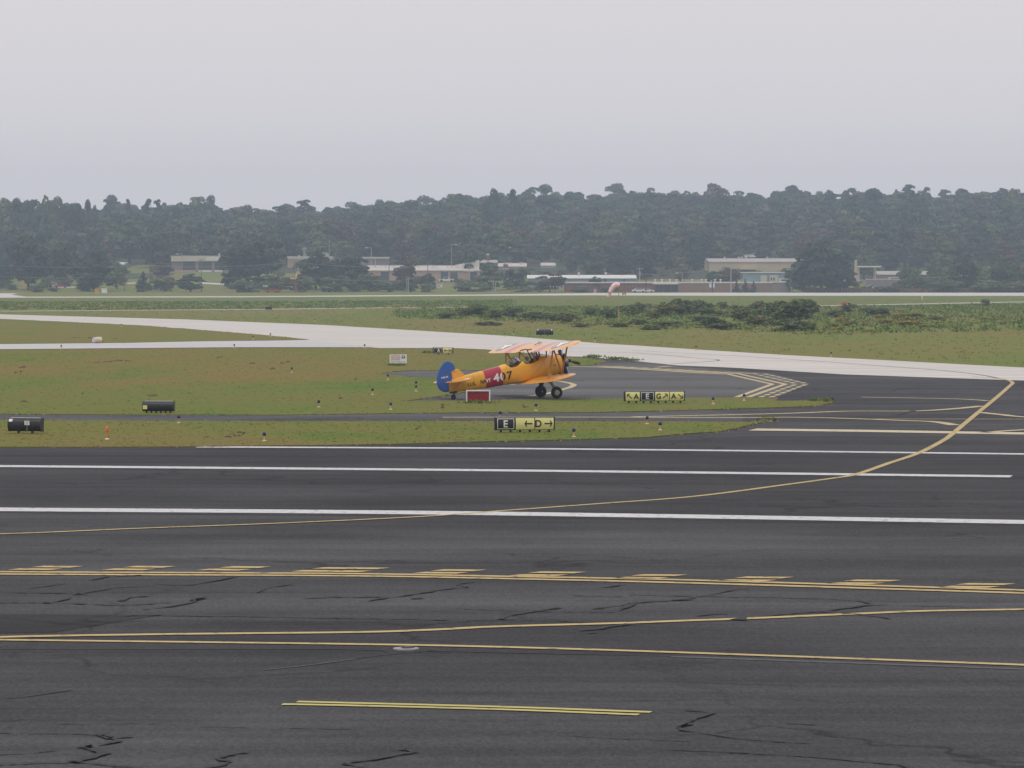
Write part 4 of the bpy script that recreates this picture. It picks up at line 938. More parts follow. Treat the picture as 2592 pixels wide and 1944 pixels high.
def ex1(t, Wd, Ht, z0):
    MB().box((-Wd / 2 + .10, -.18, z0 + Ht * .84), (.15, .02, .12), mat=Matrix.Rotation(R(-35), 3, 'X')).build('sticker', SIGN_W, t)
    MB().box((.08, -.235, z0 + Ht * .66), (.09, .012, .17)).build('plate', SIGN_W, t)
    MB().box((.20, -.235, z0 + Ht * .65), (.09, .012, .17)).build('plate', SIGN_W, t)
    MB().cyl((.14, -.245, z0 + .02), (.14, -.20, z0 + Ht * .95), .012, n=6).build('conduit', STEEL, t)
def ex2(t, Wd, Ht, z0): MB().box((-Wd / 2 + .12, -.232, z0 + Ht * .42), (.20, .012, .18)).build('sticker', SIGN_Y, t)
def ex3(t, Wd, Ht, z0):
    MB().cyl((0, -.245, z0 + .02), (0, -.2, z0 + Ht * .95), .012, n=6).build('conduit', STEEL, t)
    for x in (-1, 1): MB().box((x * Wd * .43, -.15, z0 + Ht * .86), (.12, .04, .12), mat=Matrix.Rotation(R(-40), 3, 'X')).build('bracket', SILVER, t)
def ex0(t, Wd, Ht, z0): pass
sign_back('black ribbed sign case with grey plates on the grass at the left edge', 24, 107, 1058.5, 1091.5, 1097, R(-14), 2, ex1)
sign_back('black ribbed sign case with a yellow sticker behind the narrow taxiway at left', 363, 440, 1016, 1041, 1045, R(-8), 6, ex2)
sign_back('small black sign case on the grass beyond the biplane wing', 1358, 1399.5, 833.5, 847.5, 850, 0, 2, ex3)
sign_back('tiny black sign case beside the thin perimeter road at left', 672, 688, 775.5, 783, 784.5, 0, 2, ex0)
# obliquely seen pale sign
g = G(248, 868, ZI); k = FPX / g.y
t = thing('barrel_sign', 'short barrel-shaped sign with cream and yellow face and dark end', 'airfield sign', g, R(35)); r = 7.6 / k
MB().cyl((-13 / k, 0, r), (-4 / k, 0, r * .98), r * .9, n=16).build('grey_section', CONC_G, t)
MB().cyl((-4 / k, 0, r), (9 / k, 0, r), r, n=16).build('cream_face', M_('cream_face', (.62, .58, .42), .5, .3, .2, 4), t)
MB().cyl((9 / k, 0, r), (10.5 / k, 0, r), r * .98, n=16).build('end_cap', BLACK, t)
MB().box((2 / k, -r * 1.0, r * .6), (11 / k, .05, r * .7)).build('yellow_plate', BRASS_Y, t)
# board showing red, in a white frame
g = G(1210.5, 1020, ZI); k = FPX / g.y; t = thing('red_board', 'plain red board in a white frame in front of the biplane tail', 'sign board', g, R(-2))
Wd, Ht, z0 = 61 / k, 32 / k, 1.0 / k
MB().box((0, .02, z0 + Ht / 2), (Wd - .1, .05, Ht - .1)).build('board', SIGN_R, t)
for a, b in (((0, z0 + Ht - .032), (Wd, .064)), ((0, z0 + .03), (Wd, .05))): MB().box((a[0], 0, a[1]), (b[0], .12, b[1])).build('frame_rail', WHITE, t)
for x in (-1, 1):
    MB().box((x * (Wd / 2 - .028), 0, z0 + Ht / 2), (.056, .12, Ht - .128)).build('frame_stile', WHITE, t)
    MB().cyl((x * Wd * .35, .06, -.1), (x * Wd * .35, .06, z0 + Ht * .9), .025, n=6).build('post', STEEL, t)
# white notice board
g = G(1008, 925, ZI); k = FPX / g.y; t = thing('notice_board', 'white notice board with red CONTACT GROUND CONTROL lettering on the infield', 'notice board', g, R(6))
Wd, Ht, z0 = 43.5 / k, 22.5 / k, 5.5 / k
MB().box((0, 0, z0 + Ht / 2), (Wd, .03, Ht)).build('panel', WHITE, t)
RED_T = M_('notice_red', (.34, .07, .10), .6, .3, .1, 4); GREY_T = M_('notice_grey', (.22, .17, .16), .6, .3, .1, 4); TEAL = M_('notice_emblem', (.035, .06, .065), .6, .3, .1, 4)
for i, wd in enumerate(('CONTACT', 'GROUND', 'CONTROL')):
    V, Fc, w0, h0 = text_mesh(wd, 1.0, .02); sx, sz = Wd * .55 / w0, Ht * .15 / h0
    MB().add([(-Wd * .15 + a * sx, -.019, z0 + Ht * (.83 - i * .21) + b * sz) for a, b in V], Fc).build('lettering', RED_T, t)
mb = MB()
for i in range(6): mb.box((-Wd * .36 + Wd * .14 * i, -.017, z0 + Ht * .16), (Wd * (.11 if i % 2 else .08), .006, Ht * .07))
mb.build('small_print', GREY_T, t)
mb = MB(); ang = [R(a) for a in range(-20, 201, 20)]
mb.prism([(math.cos(a) * .13, math.sin(a) * .13) for a in ang] + [(math.cos(a) * .075, math.sin(a) * .08) for a in ang[::-1]], -.021, -.016)
mb.v = [(v[0] + Wd * .30, v[1], v[2] + z0 + Ht * .67) for v in mb.v]
mb.box((Wd * .30, -.018, z0 + Ht * .60), (.20, .008, .07)); mb.build('emblem', TEAL, t)
for x in (-1, 1): MB().cyl((x * Wd * .38, .04, -.1), (x * Wd * .38, .04, z0 + Ht * .9), .025, n=6).build('post', STEEL, t)

# ------------------------------------------------------------------ edge lights
def edge_light(px, py, label, lens=LENS_B, stake=STAKE, base_m=STAKE, hh=.34, group='blue taxiway edge lights', shaft=ORANGE):
    z = ZI if py > 805 else 0
    g = G(px, py, z); t = thing('edge_light', label, 'edge light', g, 0, group)
    MB().lathe([(.085, -.02), (.085, .02), (.06, .035), (.02, .04)], 10).build('base', base_m, t)
    MB().cyl((0, 0, .03), (0, 0, hh * .62), .024, .020, 8).build('stake', stake, t)
    MB().cyl((.028, -.01, .06), (.030, -.01, hh * .45), .013, n=6).build('marker_sleeve', shaft, t)
    MB().lathe([(.035, hh * .58), (.066, hh * .62), (.070, hh * .80), (.062, hh * .93), (.035, hh), (.004, hh * 1.02)], 12).build('lens', lens, t, True)
    return t
EL = [(452.5, 1071, 'blue edge light on a cream stake beside the narrow taxiway at left'), (669, 1116.5, 'blue edge light at the runway edge left of centre'),
      (1452.5, 1106, 'blue edge light right of the sign with E and D panels'), (1638, 1073.5, 'farther of two close blue edge lights right of the E and D sign'),
      (1671, 1089, 'nearer of two close blue edge lights right of the E and D sign'), (1266, 1060, 'blue edge light mostly hidden behind the E and D sign'),
      (1356.6, 1039.7, 'blue edge light on the grass in front of the biplane main wheels'), (1805, 1023, 'blue edge light just right of the four-panel sign'),
      (1883.5, 1014, 'blue edge light at the end of the yellow arrowhead lines'), (807, 1031, 'blue edge light on the infield right of the yellow-stickered sign case'),
      (989, 1037, 'blue edge light on the infield left of the red board'), (1053.3, 991, 'nearer of two blue edge lights in line left of the biplane rudder'),
      (1053.3, 980, 'farther of two blue edge lights in line left of the biplane rudder'), (982, 962, 'blue edge light at the tip of the grey asphalt finger'),
      (943, 999, 'blue edge light alone on the green part of the infield'), (739, 943, 'blue edge light alone high on the infield left of centre'),
      (155, 883.5, 'edge light beside the side taxiway near the left edge'), (593, 881, 'edge light beside the side taxiway left of centre'), (923, 881, 'edge light where the side taxiway meets the pale taxiway'),
      (307, 827, 'edge light below the pale taxiway at far left'), (640.5, 859, 'edge light at the tip of the grass wedge, left one'), (684.5, 852, 'edge light at the tip of the grass wedge, right one'),
      (1277, 852, 'edge light on the far side of the pale taxiway above the biplane cockpit'), (1506, 864, 'edge light on the far side of the pale taxiway right of the biplane wing'),
      (1762, 886, 'edge light on the far side of the pale taxiway above the four-panel sign'), (2104, 902, 'edge light on the far side of the pale taxiway toward the right'),
      (797, 814, 'edge light on the far side of the pale taxiway left of centre'), (1300, 846, 'edge light near the small black sign case beyond the biplane')]
for i, (px, py, lab) in enumerate(EL): edge_light(px, py, lab, stake=STAKE if i % 3 else BRASS_Y)
edge_light(271, 1112, 'orange runway edge light with a white base near the left edge', ORANGE, ORANGE, WHITE, .50, None)

# ------------------------------------------------------------------ windsock
g = G(1566, 822, 0); k = FPX / g.y; t = thing('windsock', 'limp pink windsock on a thin orange pole', 'windsock', g)
MB().cyl((0, 0, -.2), (0, 0, 96 / k), .05, .035, 10).build('pole', M_('pole_orange', (.52, .27, .18), .7, .3, .15, 2), t)
MB().lathe([(.28, -.05), (.28, .02), (.1, .06)], 10).build('footing', CONC_G, t)
pth = [(1567, 724, 6.6), (1561, 721.5, 7.4), (1554, 725, 7.2), (1548, 733, 6.2), (1543, 742, 5.2), (1539.5, 751, 4.0)]
pw = [(((a - 1566) / k, 0, (822 - b) / k), r_ / k) for a, b, r_ in pth]
sm = smooth_line([p for p, r_ in pw], 4); rr = [interp([(i, r_) for i, (p, r_) in enumerate(pw)], j / 4) for j in range(len(sm))]
MB().tube(sm, [r_ * (1 + .06 * math.sin(j * 1.7)) for j, r_ in enumerate(rr)], 12).build('sock', SOCK, t, True)
MB().tube([sm[-1], sm[-1] + (sm[-1] - sm[-2]) * .35], [rr[-1] * 1.03, rr[-1] * .98], 12).build('end_hem', SOCK2, t, True)
ring = [(pw[0][0][0] + .02, math.cos(a) * .28, pw[0][0][2] + math.sin(a) * .28) for a in [2 * math.pi * i / 16 for i in range(17)]]
MB().tube(ring, .025, 5).build('hoop', SOCK2, t)

# ------------------------------------------------------------------ buildings beyond the airfield
B_PINK = M_('pinkish_block', (.42, .30, .25), .85, .2, .08, .4); B_ROOF = M_('pale_roof', (.52, .47, .42), .7, .25, .12, .5); B_CREAM = M_('cream_siding', (.50, .42, .28), .8, .2, .06, .4)
B_GREYR = M_('grey_roof', (.38, .35, .33), .75, .25, .1, .4); B_BLUE = M_('blue_siding', (.21, .28, .36), .7, .25, .06, .5); B_BLUE2 = M_('pale_blue_siding', (.25, .34, .40), .7, .25, .06, .5)
B_BRICK = M_('red_brick', (.20, .095, .078), .9, .15, .14, .9); B_TAN = M_('tan_brick', (.25, .165, .135), .9, .15, .12, .9); B_DOOR = M_('dark_door', (.05, .06, .085), .5, .35, .12, 1)
B_WHITE = M_('white_trim', (.66, .64, .60), .7, .25, .08, .6); B_WIN = M_('dark_window', (.03, .035, .05), .2, .5, .2, 1); B_GREY = M_('grey_wall', (.23, .20, .21), .85, .2, .1, .6); B_FAS = M_('fascia_cream', (.52, .48, .38), .7, .25, .07, .6)
def bld(name, label, px0, px1, ptop, D, depth, rooftop=None, wallm=B_TAN, roofm=B_ROOF, eave=.25, rz=0.0, basez=None, roof_h=None, cat='building'):
    xc = WX((px0 + px1) / 2, D); k = FPX / D; z0 = HZ(xc, D) if basez is None else basez; Wd = (px1 - px0) / k; zt = P(0, ptop, D).z; Ht = zt - z0
    t = thing(name, label, cat, (xc, D, z0), rz)
    MB().box((0, depth / 2, Ht / 2 - .6), (Wd, depth, Ht + 1.2)).build('wall', wallm, t)
    if roof_h:
        zr = P(0, roof_h, D + depth * .5).z - z0; mb = MB()
        mb.loft([[(x, -eave, Ht + .02), (x, depth * .5, zr), (x, depth + eave, Ht + .02), (x, depth * .5, Ht + .01)] for x in (-Wd / 2 - eave, Wd / 2 + eave)]); mb.build('roof', roofm, t)
        MB().box((0, -eave - .03, Ht - .08), (Wd + 2 * eave, .06, .28)).build('gutter', B_WHITE, t)
    else:
        MB().box((0, depth / 2, Ht + .12), (Wd + 2 * eave, depth + 2 * eave, .3)).build('roof', roofm, t)
    fx = lambda px: WX(px, D) - xc; fz = lambda py: P(0, py, D).z - z0
    return t, fx, fz, Wd, Ht
def rect(t, name, mat, fx, fz, x0, x1, y0, y1, proud=.05, th=.12):
    a, b, c_, d = fx(x0), fx(x1), fz(y1), fz(y0)
    return MB().box(((a + b) / 2, -proud, (c_ + d) / 2), (b - a, th, d - c_)).build(name, mat, t)
def vents(t, fx, Ht, depth, px_list, h=.7, m=B_WHITE):
    for p in px_list: MB().lathe([(.22, 0), (.22, h * .7), (.42, h * .72), (.42, h * .9), (.1, h)], 8, c=(fx(p), depth * .3, Ht + .1)).build('roof_vent', m, t)
# open-bay building at left
t, fx, fz, Wd, Ht = bld('service_building', 'cream-fascia service building with dark glazed bays above a grass bank', 434, 580, 649, 1340, 14, wallm=B_GREY, roofm=B_GREYR)
rect(t, 'fascia', B_FAS, fx, fz, 434, 580, 649, 661.5, .5, .9)
rect(t, 'fascia_sign', B_WHITE, fx, fz, 523, 563, 651, 659.5, .98, .08)
for a, b in ((460, 495), (503.5, 537), (543, 566)):
    wn = rect(t, 'window', B_WIN, fx, fz, a, b, 662.5, 683, .06)
    for i in range(1, 4): rect(t, 'window_bar', B_GREY, fx, fz, a, b, 662.5 + i * 5, 663.2 + i * 5, .14, .06)
for a, b in ((495, 503.5), (537, 543), (566, 575)): rect(t, 'column', B_GREY, fx, fz, a, b, 662, 690, .2, .3)
for a, b in ((503, 537), (543, 564)): rect(t, 'white_dado', B_WHITE, fx, fz, a, b, 683.5, 689.5, .12, .2)
rect(t, 'brick_dado', B_PINK, fx, fz, 420, 495, 683.5, 690, .12, .2)
vents(t, fx, Ht, 14, [553], 1.0)
# flat pale roofs half hidden in the trees
t, fx, fz, Wd, Ht = bld('flat_roof_building', 'pale flat-roofed building half hidden by trees with a round roof stack', 728, 842, 650.5, 1395, 20, wallm=B_PINK, roofm=B_ROOF)
rect(t, 'parapet', B_ROOF, fx, fz, 728, 842, 650, 656, .15, .3)
stk = MB().lathe([(.75, 0), (.75, 2.7), (1.1, 2.8), (1.1, 3.5), (.5, 3.7)], 14, c=(fx(770), 5, Ht)).build('roof_stack', STEEL, t, True)
MB().box((fx(820), 6, Ht + .9), (3.2, 3, 1.8)).build('roof_unit', B_ROOF, t)
MB().lathe([(.3, 0), (.3, .5), (.1, .7)], 8, c=(fx(756), 3, Ht)).build('roof_vent', B_WHITE, t)
t, fx, fz, Wd, Ht = bld('long_canopy', 'thin pale canopy roof behind the left end of the pink warehouse', 914, 985, 652, 1380, 6, wallm=B_GREY, roofm=B_ROOF)
rect(t, 'fascia', B_ROOF, fx, fz, 914, 985, 651.5, 655, .3, .2)
# pink warehouse
t, fx, fz, Wd, Ht = bld('pink_warehouse', 'long pinkish warehouse with a pale low roof and dark roller doors', 928, 1214, 684, 1255, 22, wallm=B_PINK, roofm=B_ROOF, roof_h=672)
for a, b in ((964, 983.5), (1116, 1134.5), (1140, 1158.5), (1190.5, 1208)):
    d = rect(t, 'roller_door', B_DOOR, fx, fz, a, b, 688, 713.5, .06)
    rect(t, 'door_lintel', B_PINK, fx, fz, a - .5, b + .5, 687, 688, .12, .1)
rect(t, 'awning', B_ROOF, fx, fz, 1175, 1200, 685.5, 687.5, .8, .6)
mb = MB()
for i in range(7):
    a, b = 1153 + i * 8.6, 1153 + (i + 1) * 8.6; z1 = fz(672.5 - i * 1.9); mb.box(((fx(a) + fx(b)) / 2, 7, (z1 + Ht) / 2 + .2), (fx(b) - fx(a), 6, z1 - Ht + .4))
mb.build('stepped_parapet', B_WHITE, t)
vents(t, fx, Ht + .9, 14, [975, 995, 1028, 1058, 1096, 1103, 1132, 1143, 1185])
t, fx, fz, Wd, Ht = bld('chimney_house', 'small dull brown gabled house with a chimney right of the pink warehouse', 1214, 1258, 664, 1330, 9, wallm=B_GREY, roofm=B_GREYR, roof_h=658)
MB().box((fx(1235), 3.5, Ht + 1.0), (1.0, .8, 3.4)).build('chimney', B_BRICK, t); MB().lathe([(.55, 0), (.5, .4), (.2, .5)], 8, c=(fx(1235), 3.5, Ht + 2.7)).build('chimney_cap', B_WHITE, t)
t, fx, fz, Wd, Ht = bld('brick_shop', 'cream-roofed brick building among trees right of the chimney house', 1262, 1332, 674, 1365, 12, wallm=B_PINK, roofm=B_ROOF, roof_h=666)
rect(t, 'brick_panel', B_BRICK, fx, fz, 1274, 1286, 669, 678, .3, .3); rect(t, 'window', B_WIN, fx, fz, 1290, 1304, 681, 688); rect(t, 'sign_band', B_WHITE, fx, fz, 1273, 1285, 678.5, 681.5, .3, .2)
vents(t, fx, Ht + .6, 12, [1281, 1293, 1318, 1324])
t, fx, fz, Wd, Ht = bld('pale_shed', 'small pale shed roof showing between trees above the blue metal building', 1370, 1405, 672, 1390, 8, wallm=B_ROOF, roofm=B_ROOF, roof_h=665)
# blue metal building
t, fx, fz, Wd, Ht = bld('blue_metal_building', 'long blue-grey metal building with a white low roof', 1336, 1610, 704, 1195, 20, wallm=B_BLUE, roofm=B_WHITE, roof_h=696)
for a in range(1345, 1610, 11): rect(t, 'wall_rib', B_BLUE, fx, fz, a, a + 1, 704.5, 733, .07, .12)
for a, b in ((1528, 1535), (1578, 1581)): rect(t, 'downpipe', B_DOOR, fx, fz, a, b, 704.5, 720, .14, .1)
vents(t, fx, Ht + .5, 12, [1465.5, 1534], 1.3)
for i, a in enumerate((1449, 1457, 1475, 1482, 1585)): rect(t, 'wall_light', B_WHITE, fx, fz, a, a + 2, 713 + (i % 2) * 3, 715 + (i % 2) * 3, .2, .2)
# long brick building
t, fx, fz, Wd, Ht = bld('brick_building', 'long low red and tan brick building along the far road', 1430, 2000, 716, 1140, 24, wallm=B_BRICK, roofm=B_ROOF, eave=.1)
rect(t, 'tan_wall', B_TAN, fx, fz, 1716, 1955, 716.8, 741, .08, .12); rect(t, 'grey_wall', B_GREY, fx, fz, 1955, 2000, 718, 741, .08, .12)
rect(t, 'coping', B_WHITE, fx, fz, 1430, 1955, 715, 716.8, .2, .2)
rect(t, 'canopy', B_WHITE, fx, fz, 1652, 1716, 717, 719.5, 1.2, 1.8)
for a, b in ((1660, 1676), (1682, 1697), (1699, 1715)):
    rect(t, 'entrance_glass', B_WIN, fx, fz, a, b, 721, 740, .07); rect(t, 'mullion', B_DOOR, fx, fz, (a + b) / 2 - .4, (a + b) / 2 + .4, 721, 740, .15, .06)
for a in (1575, 1584, 1592, 1600, 1608): rect(t, 'wall_lamp', B_WHITE, fx, fz, a, a + 1.3, 723.5, 725, .2, .2)
vents(t, fx, Ht + .2, 16, [1660, 1677, 1697, 1714, 1754, 1778, 1789, 1812, 1826], .9)
for a in (1741, 1748, 1763, 1770, 1804): MB().box((fx(a), 5, Ht + .5), (.8, 1, .7)).build('roof_unit', B_GREYR, t)
# cream warehouse
t, fx, fz, Wd, Ht = bld('cream_warehouse', 'large cream metal warehouse with a grey low roof', 1794, 2068, 662, 1342, 30, wallm=B_CREAM, roofm=B_GREYR, roof_h=654)
for a in (1869, 1919, 1970): rect(t, 'wall_seam', B_GREYR, fx, fz, a, a + .8, 663, 692, .07, .1)
rect(t, 'dock_canopy', B_CREAM, fx, fz, 1870, 1919, 680.5, 682.5, 1.5, 2.4); rect(t, 'dock_opening', B_WIN, fx, fz, 1872, 1912, 682.5, 690, .08)
vents(t, fx, Ht + .8, 22, [1836, 1872, 1880, 1891, 1945], .9)
rect(t, 'wall_vent', B_GREYR, fx, fz, 1992, 1996, 672.5, 674.5, .1)
# pale blue building
t, fx, fz, Wd, Ht = bld('pale_blue_building', 'pale blue box building with a white roof edge below the cream warehouse', 1888, 1985, 690.5, 1240, 14, wallm=B_BLUE2, roofm=B_WHITE)
rect(t, 'roof_edge', B_WHITE, fx, fz, 1872, 1985, 688.5, 691, .35, .3)
for a, b in ((1924, 1939), (1946, 1967)): MB().box(((fx(a) + fx(b)) / 2, -2.5, fz(706)), (fx(b) - fx(a), 2.2, 2.6)).build('roof_unit', B_FAS, t)
for a in (1949, 1955.5): MB().box((fx(a + 1.5), -3.64, fz(706)), (.45, .1, 1.1)).build('unit_door', B_DOOR, t)
MB().box((fx(1862), -3, fz(707)), (2.2, 2, 1.5)).build('side_unit', B_ROOF, t)
# houses on the slope
t, fx, fz, Wd, Ht = bld('white_roof_house', 'house with a bright white roof on the slope above the cream warehouse', 1883, 1913, 650, 1520, 10, wallm=B_GREY, roofm=B_WHITE, roof_h=637)
rect(t, 'window', B_WIN, fx, fz, 1893, 1897, 648, 651)
t, fx, fz, Wd, Ht = bld('hillside_house', 'brown house with small pale roofs higher on the wooded slope', 1889, 1907, 621, 1575, 8, wallm=B_BRICK, roofm=B_GREYR, roof_h=615)
rect(t, 'window', B_WIN, fx, fz, 1893, 1898, 624, 628)
for a, y, D, n in ((575, 620, 0, 0),): pass
# filling-station like canopy and low building at right
D = 1250; zc = HZ(WX(2200, D), D)
t = thing('flat_canopy', 'flat white canopy on posts right of the great spreading tree', 'canopy', (WX(2200, D), D, zc)); ztop = P(0, 673, D).z - zc
MB().box((0, 3, ztop - .25), (8.3, 7, .5)).build('roof', B_WHITE, t)
for x in (-3.6, 2.2): 
    for y in (0.5, 5.5): MB().box((x, y, (ztop - .5) / 2 - .3), (.35, .35, ztop + .1)).build('post', B_ROOF, t)
t, fx, fz, Wd, Ht = bld('low_grey_building', 'low building with a grey sloping roof beside the flat white canopy', 2222, 2350, 694, 1262, 12, wallm=B_GREY, roofm=B_GREYR, roof_h=686)
t, fx, fz, Wd, Ht = bld('tan_pylon', 'narrow tan sign pylon at the right side of the great spreading tree', 2163, 2169, 660, 1225, .8, wallm=B_CREAM, roofm=B_CREAM, eave=.02, cat='sign')
t, fx, fz, Wd, Ht = bld('loading_wall', 'grey retaining wall with a concrete cap right of the great spreading tree', 2192, 2290, 708, 1175, 3, wallm=B_GREY, roofm=B_ROOF, eave=.05, cat='wall')
# white tarpaulin
D = 1200; x0 = WX(1290, D); t0 = HZ(x0, D); mb = MB()
q = lambda px, py, dy: (WX(px, D) - x0, dy, P(0, py, D).z - t0)
mb.loft([[q(1278, 711, 0), q(1303, 712, 0), q(1304, 711, 2.2), q(1279, 710, 2.2)], [q(1283, 703, .2), q(1300, 705, .2), q(1300, 704, 1.8), q(1284, 702, 1.8)], [q(1288, 697.5, .8), q(1294, 697, .8), q(1294, 697, 1.2), q(1288, 697, 1.2)]])
mb.box((0, 1, .6), (2.4, 1.4, 1.2), mi=1)
o = mb.build('tarpaulin', [B_WHITE, B_GREY]); o.location = (x0, D, t0); tag(o, 'white tarpaulin draped over a heap left of the blue metal building', 'tarpaulin')
# light paths on the grass banks
for nm, pts in (('path', [(303, 723.5, 1222), (330, 719, 1232), (352, 716, 1240)]), ('path', [(505, 717.5, 1236), (540, 720, 1228), (580, 723.5, 1222)]), ('path', [(135, 733, 1188), (160, 732, 1190), (192, 731.5, 1192)])):
    mb = MB(); L = []; 
    for px, py, D in pts: x = WX(px, D); L.append([(x, D - 7, HZ(x, D - 7) + .12), (x, D + 7, HZ(x, D + 7) + .12)])
    mb.loft(L, False, False); o = mb.build(nm, CONC); o['kind'] = 'structure'

# ------------------------------------------------------------------ vehicles
def wheel_at(t, x, y, r, w_=.22):
    wh = MB().lathe([(r * .62, -w_ / 2), (r * .96, -w_ / 2), (r, -w_ * .35), (r, w_ * .35), (r * .96, w_ / 2), (r * .62, w_ / 2)], 14, 'y', (x, y, r)).build('wheel', DARK, t)
    MB().lathe([(r * .62, -w_ * .4), (r * .55, -w_ * .46), (r * .1, -w_ * .46)], 10, 'y', (x, y, r)).build('rim', STEEL, wh)
CARM = {}
def carpaint(c):
    if c not in CARM: CARM[c] = M_('car_paint', c, .3, .5, .03, 2, coat=.5)
    return CARM[c]
def pickup(loc, rz, col, label, group=None):
    t = thing('pickup_truck', label, 'pickup truck', loc, rz, group); m = carpaint(col)
    prof = [(-2.75, .45), (2.7, .42), (2.72, .75), (2.6, 1.0), (1.25, 1.08), (.75, 1.72), (.55, 1.78), (-.55, 1.78), (-.72, 1.72), (-.85, 1.12), (-2.75, 1.12)]
    mb = MB(); mb.prism(prof, -.95, .95); mb.build('body', m, t)
    for s in (-1, 1):
        MB().prism([(-.62, 1.15), (1.0, 1.12), (.62, 1.66), (-.5, 1.68)], s * .951, s * .965).build('side_window', B_WIN, t)
        for x in (-1.75, 1.75): MB().lathe([(.46, -.02), (.46, .02)], 14, 'y', (x, s * .955, .42)).build('wheel_arch', BLACK, t); wheel_at(t, x, s * .88, .38)
        MB().box((2.72, s * .7, .78), (.06, .3, .16)).build('headlight', SILVER, t)
    MB().box((-1.8, 0, 1.123), (1.75, 1.6, .02)).build('bed', BLACK, t)
    MB().box((.98, 0, 1.42), (.02, 1.5, .5), mat=Matrix.Rotation(R(-36), 3, 'Y')).build('windshield', B_WIN, t)
    return t
def sedan(loc, rz, col, label, group=None, van=False):
    t = thing('parked_car' if not van else 'parked_van', label, 'van' if van else 'car', loc, rz, group); m = carpaint(col)
    prof = [(-2.2, .35), (2.2, .33), (2.25, .62), (1.9, .84), (1.05, .92), (.45, 1.4), (-.9, 1.43), (-1.55, 1.0), (-2.2, .95)] if not van else [(-2.4, .4), (2.35, .38), (2.4, .9), (1.7, 1.1), (1.2, 1.9), (.9, 2.0), (-2.3, 2.02), (-2.4, 1.9)]
    MB().prism(prof, -.86, .86).build('body', m, t)
    for s in (-1, 1):
        MB().prism([(-1.3, .98), (.85, .95), (.4, 1.33), (-.85, 1.36)] if not van else [(-1.9, 1.2), (1.35, 1.15), (1.0, 1.8), (-1.9, 1.8)], s * .861, s * .875).build('side_window', B_WIN, t)
        for x in (-1.35, 1.4): wheel_at(t, x, s * .8, .32)
    return t
def on(px, D, dz=0): x = WX(px, D); return (x, D, HZ(x, D) + dz)
pickup(on(1130.5, 1249), math.pi, (.68, .68, .70), 'white pickup truck parked before the roller doors of the pink warehouse')
sedan(on(689, 1131), R(175), (.34, .03, .03), 'small red car half hidden at the far road left of the utility pole')
sedan(on(154, 1186), R(10), (.30, .02, .04), 'dark red car parked between trees at far left')
sedan(on(166, 1200), R(170), (.66, .64, .64), 'white car behind the dark red car between trees at far left')
sedan(on(139, 1192), R(0), (.6, .6, .62), 'white car left of the dark red car between trees at far left')
sedan(on(1617, 1132), R(4), (.68, .68, .68), 'left one of two white cars before the long brick building')
sedan(on(1638, 1131), R(0), (.68, .68, .66), 'right one of two white cars before the long brick building', van=False)
for i, (px, D, c_, lab, vn) in enumerate(((1990, 1222, (.68, .68, .66), 'white van right of the pale blue building', True), (2022, 1225, (.6, .6, .62), 'pale car between the pale blue building and the great tree', False),
                          (2207, 1172, (.62, .62, .64), 'white car before the grey retaining wall at right', False), (2236, 1240, (.66, .66, .66), 'white car under the low grey roof at right', False), (2266, 1236, (.7, .7, .7), 'long white van at the left end of the right hedge', True),
                          (2190, 1240, (.25, .25, .27), 'grey car under the flat white canopy', False))):
    sedan(on(px, D), R(5 + 160 * (i % 2)), c_, lab, None, vn)
for i, px in enumerate((303, 308.5, 314.5, 320)):
    sedan(on(px, 1412 + (i % 2) * 6), R(80), [(.6, .6, .62), (.5, .52, .55), (.66, .66, .66), (.4, .42, .45)][i], ('leftmost', 'second', 'third', 'rightmost')[i] + ' pale car in the small car park left of the service building', 'cars in the small car park on the slope')
# far runway boxes and signs
def cabinet(px, w_, h_, m, label):
    D = 1110; g = (WX(px, D), D, 0); t = thing('utility_cabinet', label, 'cabinet', g)
    MB().box((0, 0, h_ / 2 + .1), (w_, .8, h_)).build('body', m, t); MB().box((0, 0, h_ + .14), (w_ + .12, .92, .08)).build('lid', m, t); MB().box((0, 0, .04), (w_ + .1, .9, .14)).build('plinth', CONC_G, t)
    MB().box((w_ * .25, -.42, h_ * .55), (.06, .05, .2)).build('handle', BLACK, t)
cabinet(246, 1.5, 1.2, M_('amber_paint', (.55, .30, .04), .6, .3, .1, 2), 'orange utility cabinet by the far runway at left')
cabinet(264.5, 1.65, 1.3, WHITE, 'white utility cabinet by the far runway at left')
cabinet(1506, .9, 1.1, M_('pink_paint', (.52, .36, .34), .6, .3, .1, 2), 'small pink-white cabinet left of the windsock at the far runway')
D = 1010; t = thing('runway_marker', 'small brown runway marker box just right of the windsock top', 'runway marker', (WX(1580, D), D, 0))
for x in (-.35, .3): MB().box((x, 0, .45), (.5, .3, .7)).build('board', M_('marker_brown', (.20, .13, .04), .6, .3, .1, 2), t); MB().box((x, .05, .1), (.08, .08, .3)).build('leg', BLACK, t)
g = G(2141, 776); t = thing('runway_sign', 'small red sign with a dark end beside the perimeter road at right', 'airfield sign', g, R(12)); k = FPX / g.y
MB().box((-2 / k, 0, 6 / k), (17 / k, .3, 9 / k)).build('face', M_('sign_face_red', (.50, .05, .06), .5, .3, .1, 2), t); MB().box((9 / k, .1, 5 / k), (7 / k, .5, 8 / k)).build('end_cap', BLACK, t); MB().box((2 / k, -.16, 6.3 / k), (5 / k, .03, 5 / k)).build('legend', SIGN_W, t)
for x in (-7, 6): MB().box((x / k, 0, .1), (.1, .1, .5)).build('leg', BLACK, t)
g = G(2334, 760); t = thing('field_light', 'small white field light standing on the far grass at right', 'edge light', g)
MB().cyl((0, 0, 0), (0, 0, .7), .10, n=8).build('post', WHITE, t); MB().lathe([(.16, .7), (.2, .85), (.1, 1.0)], 8).build('lens', WHITE, t)
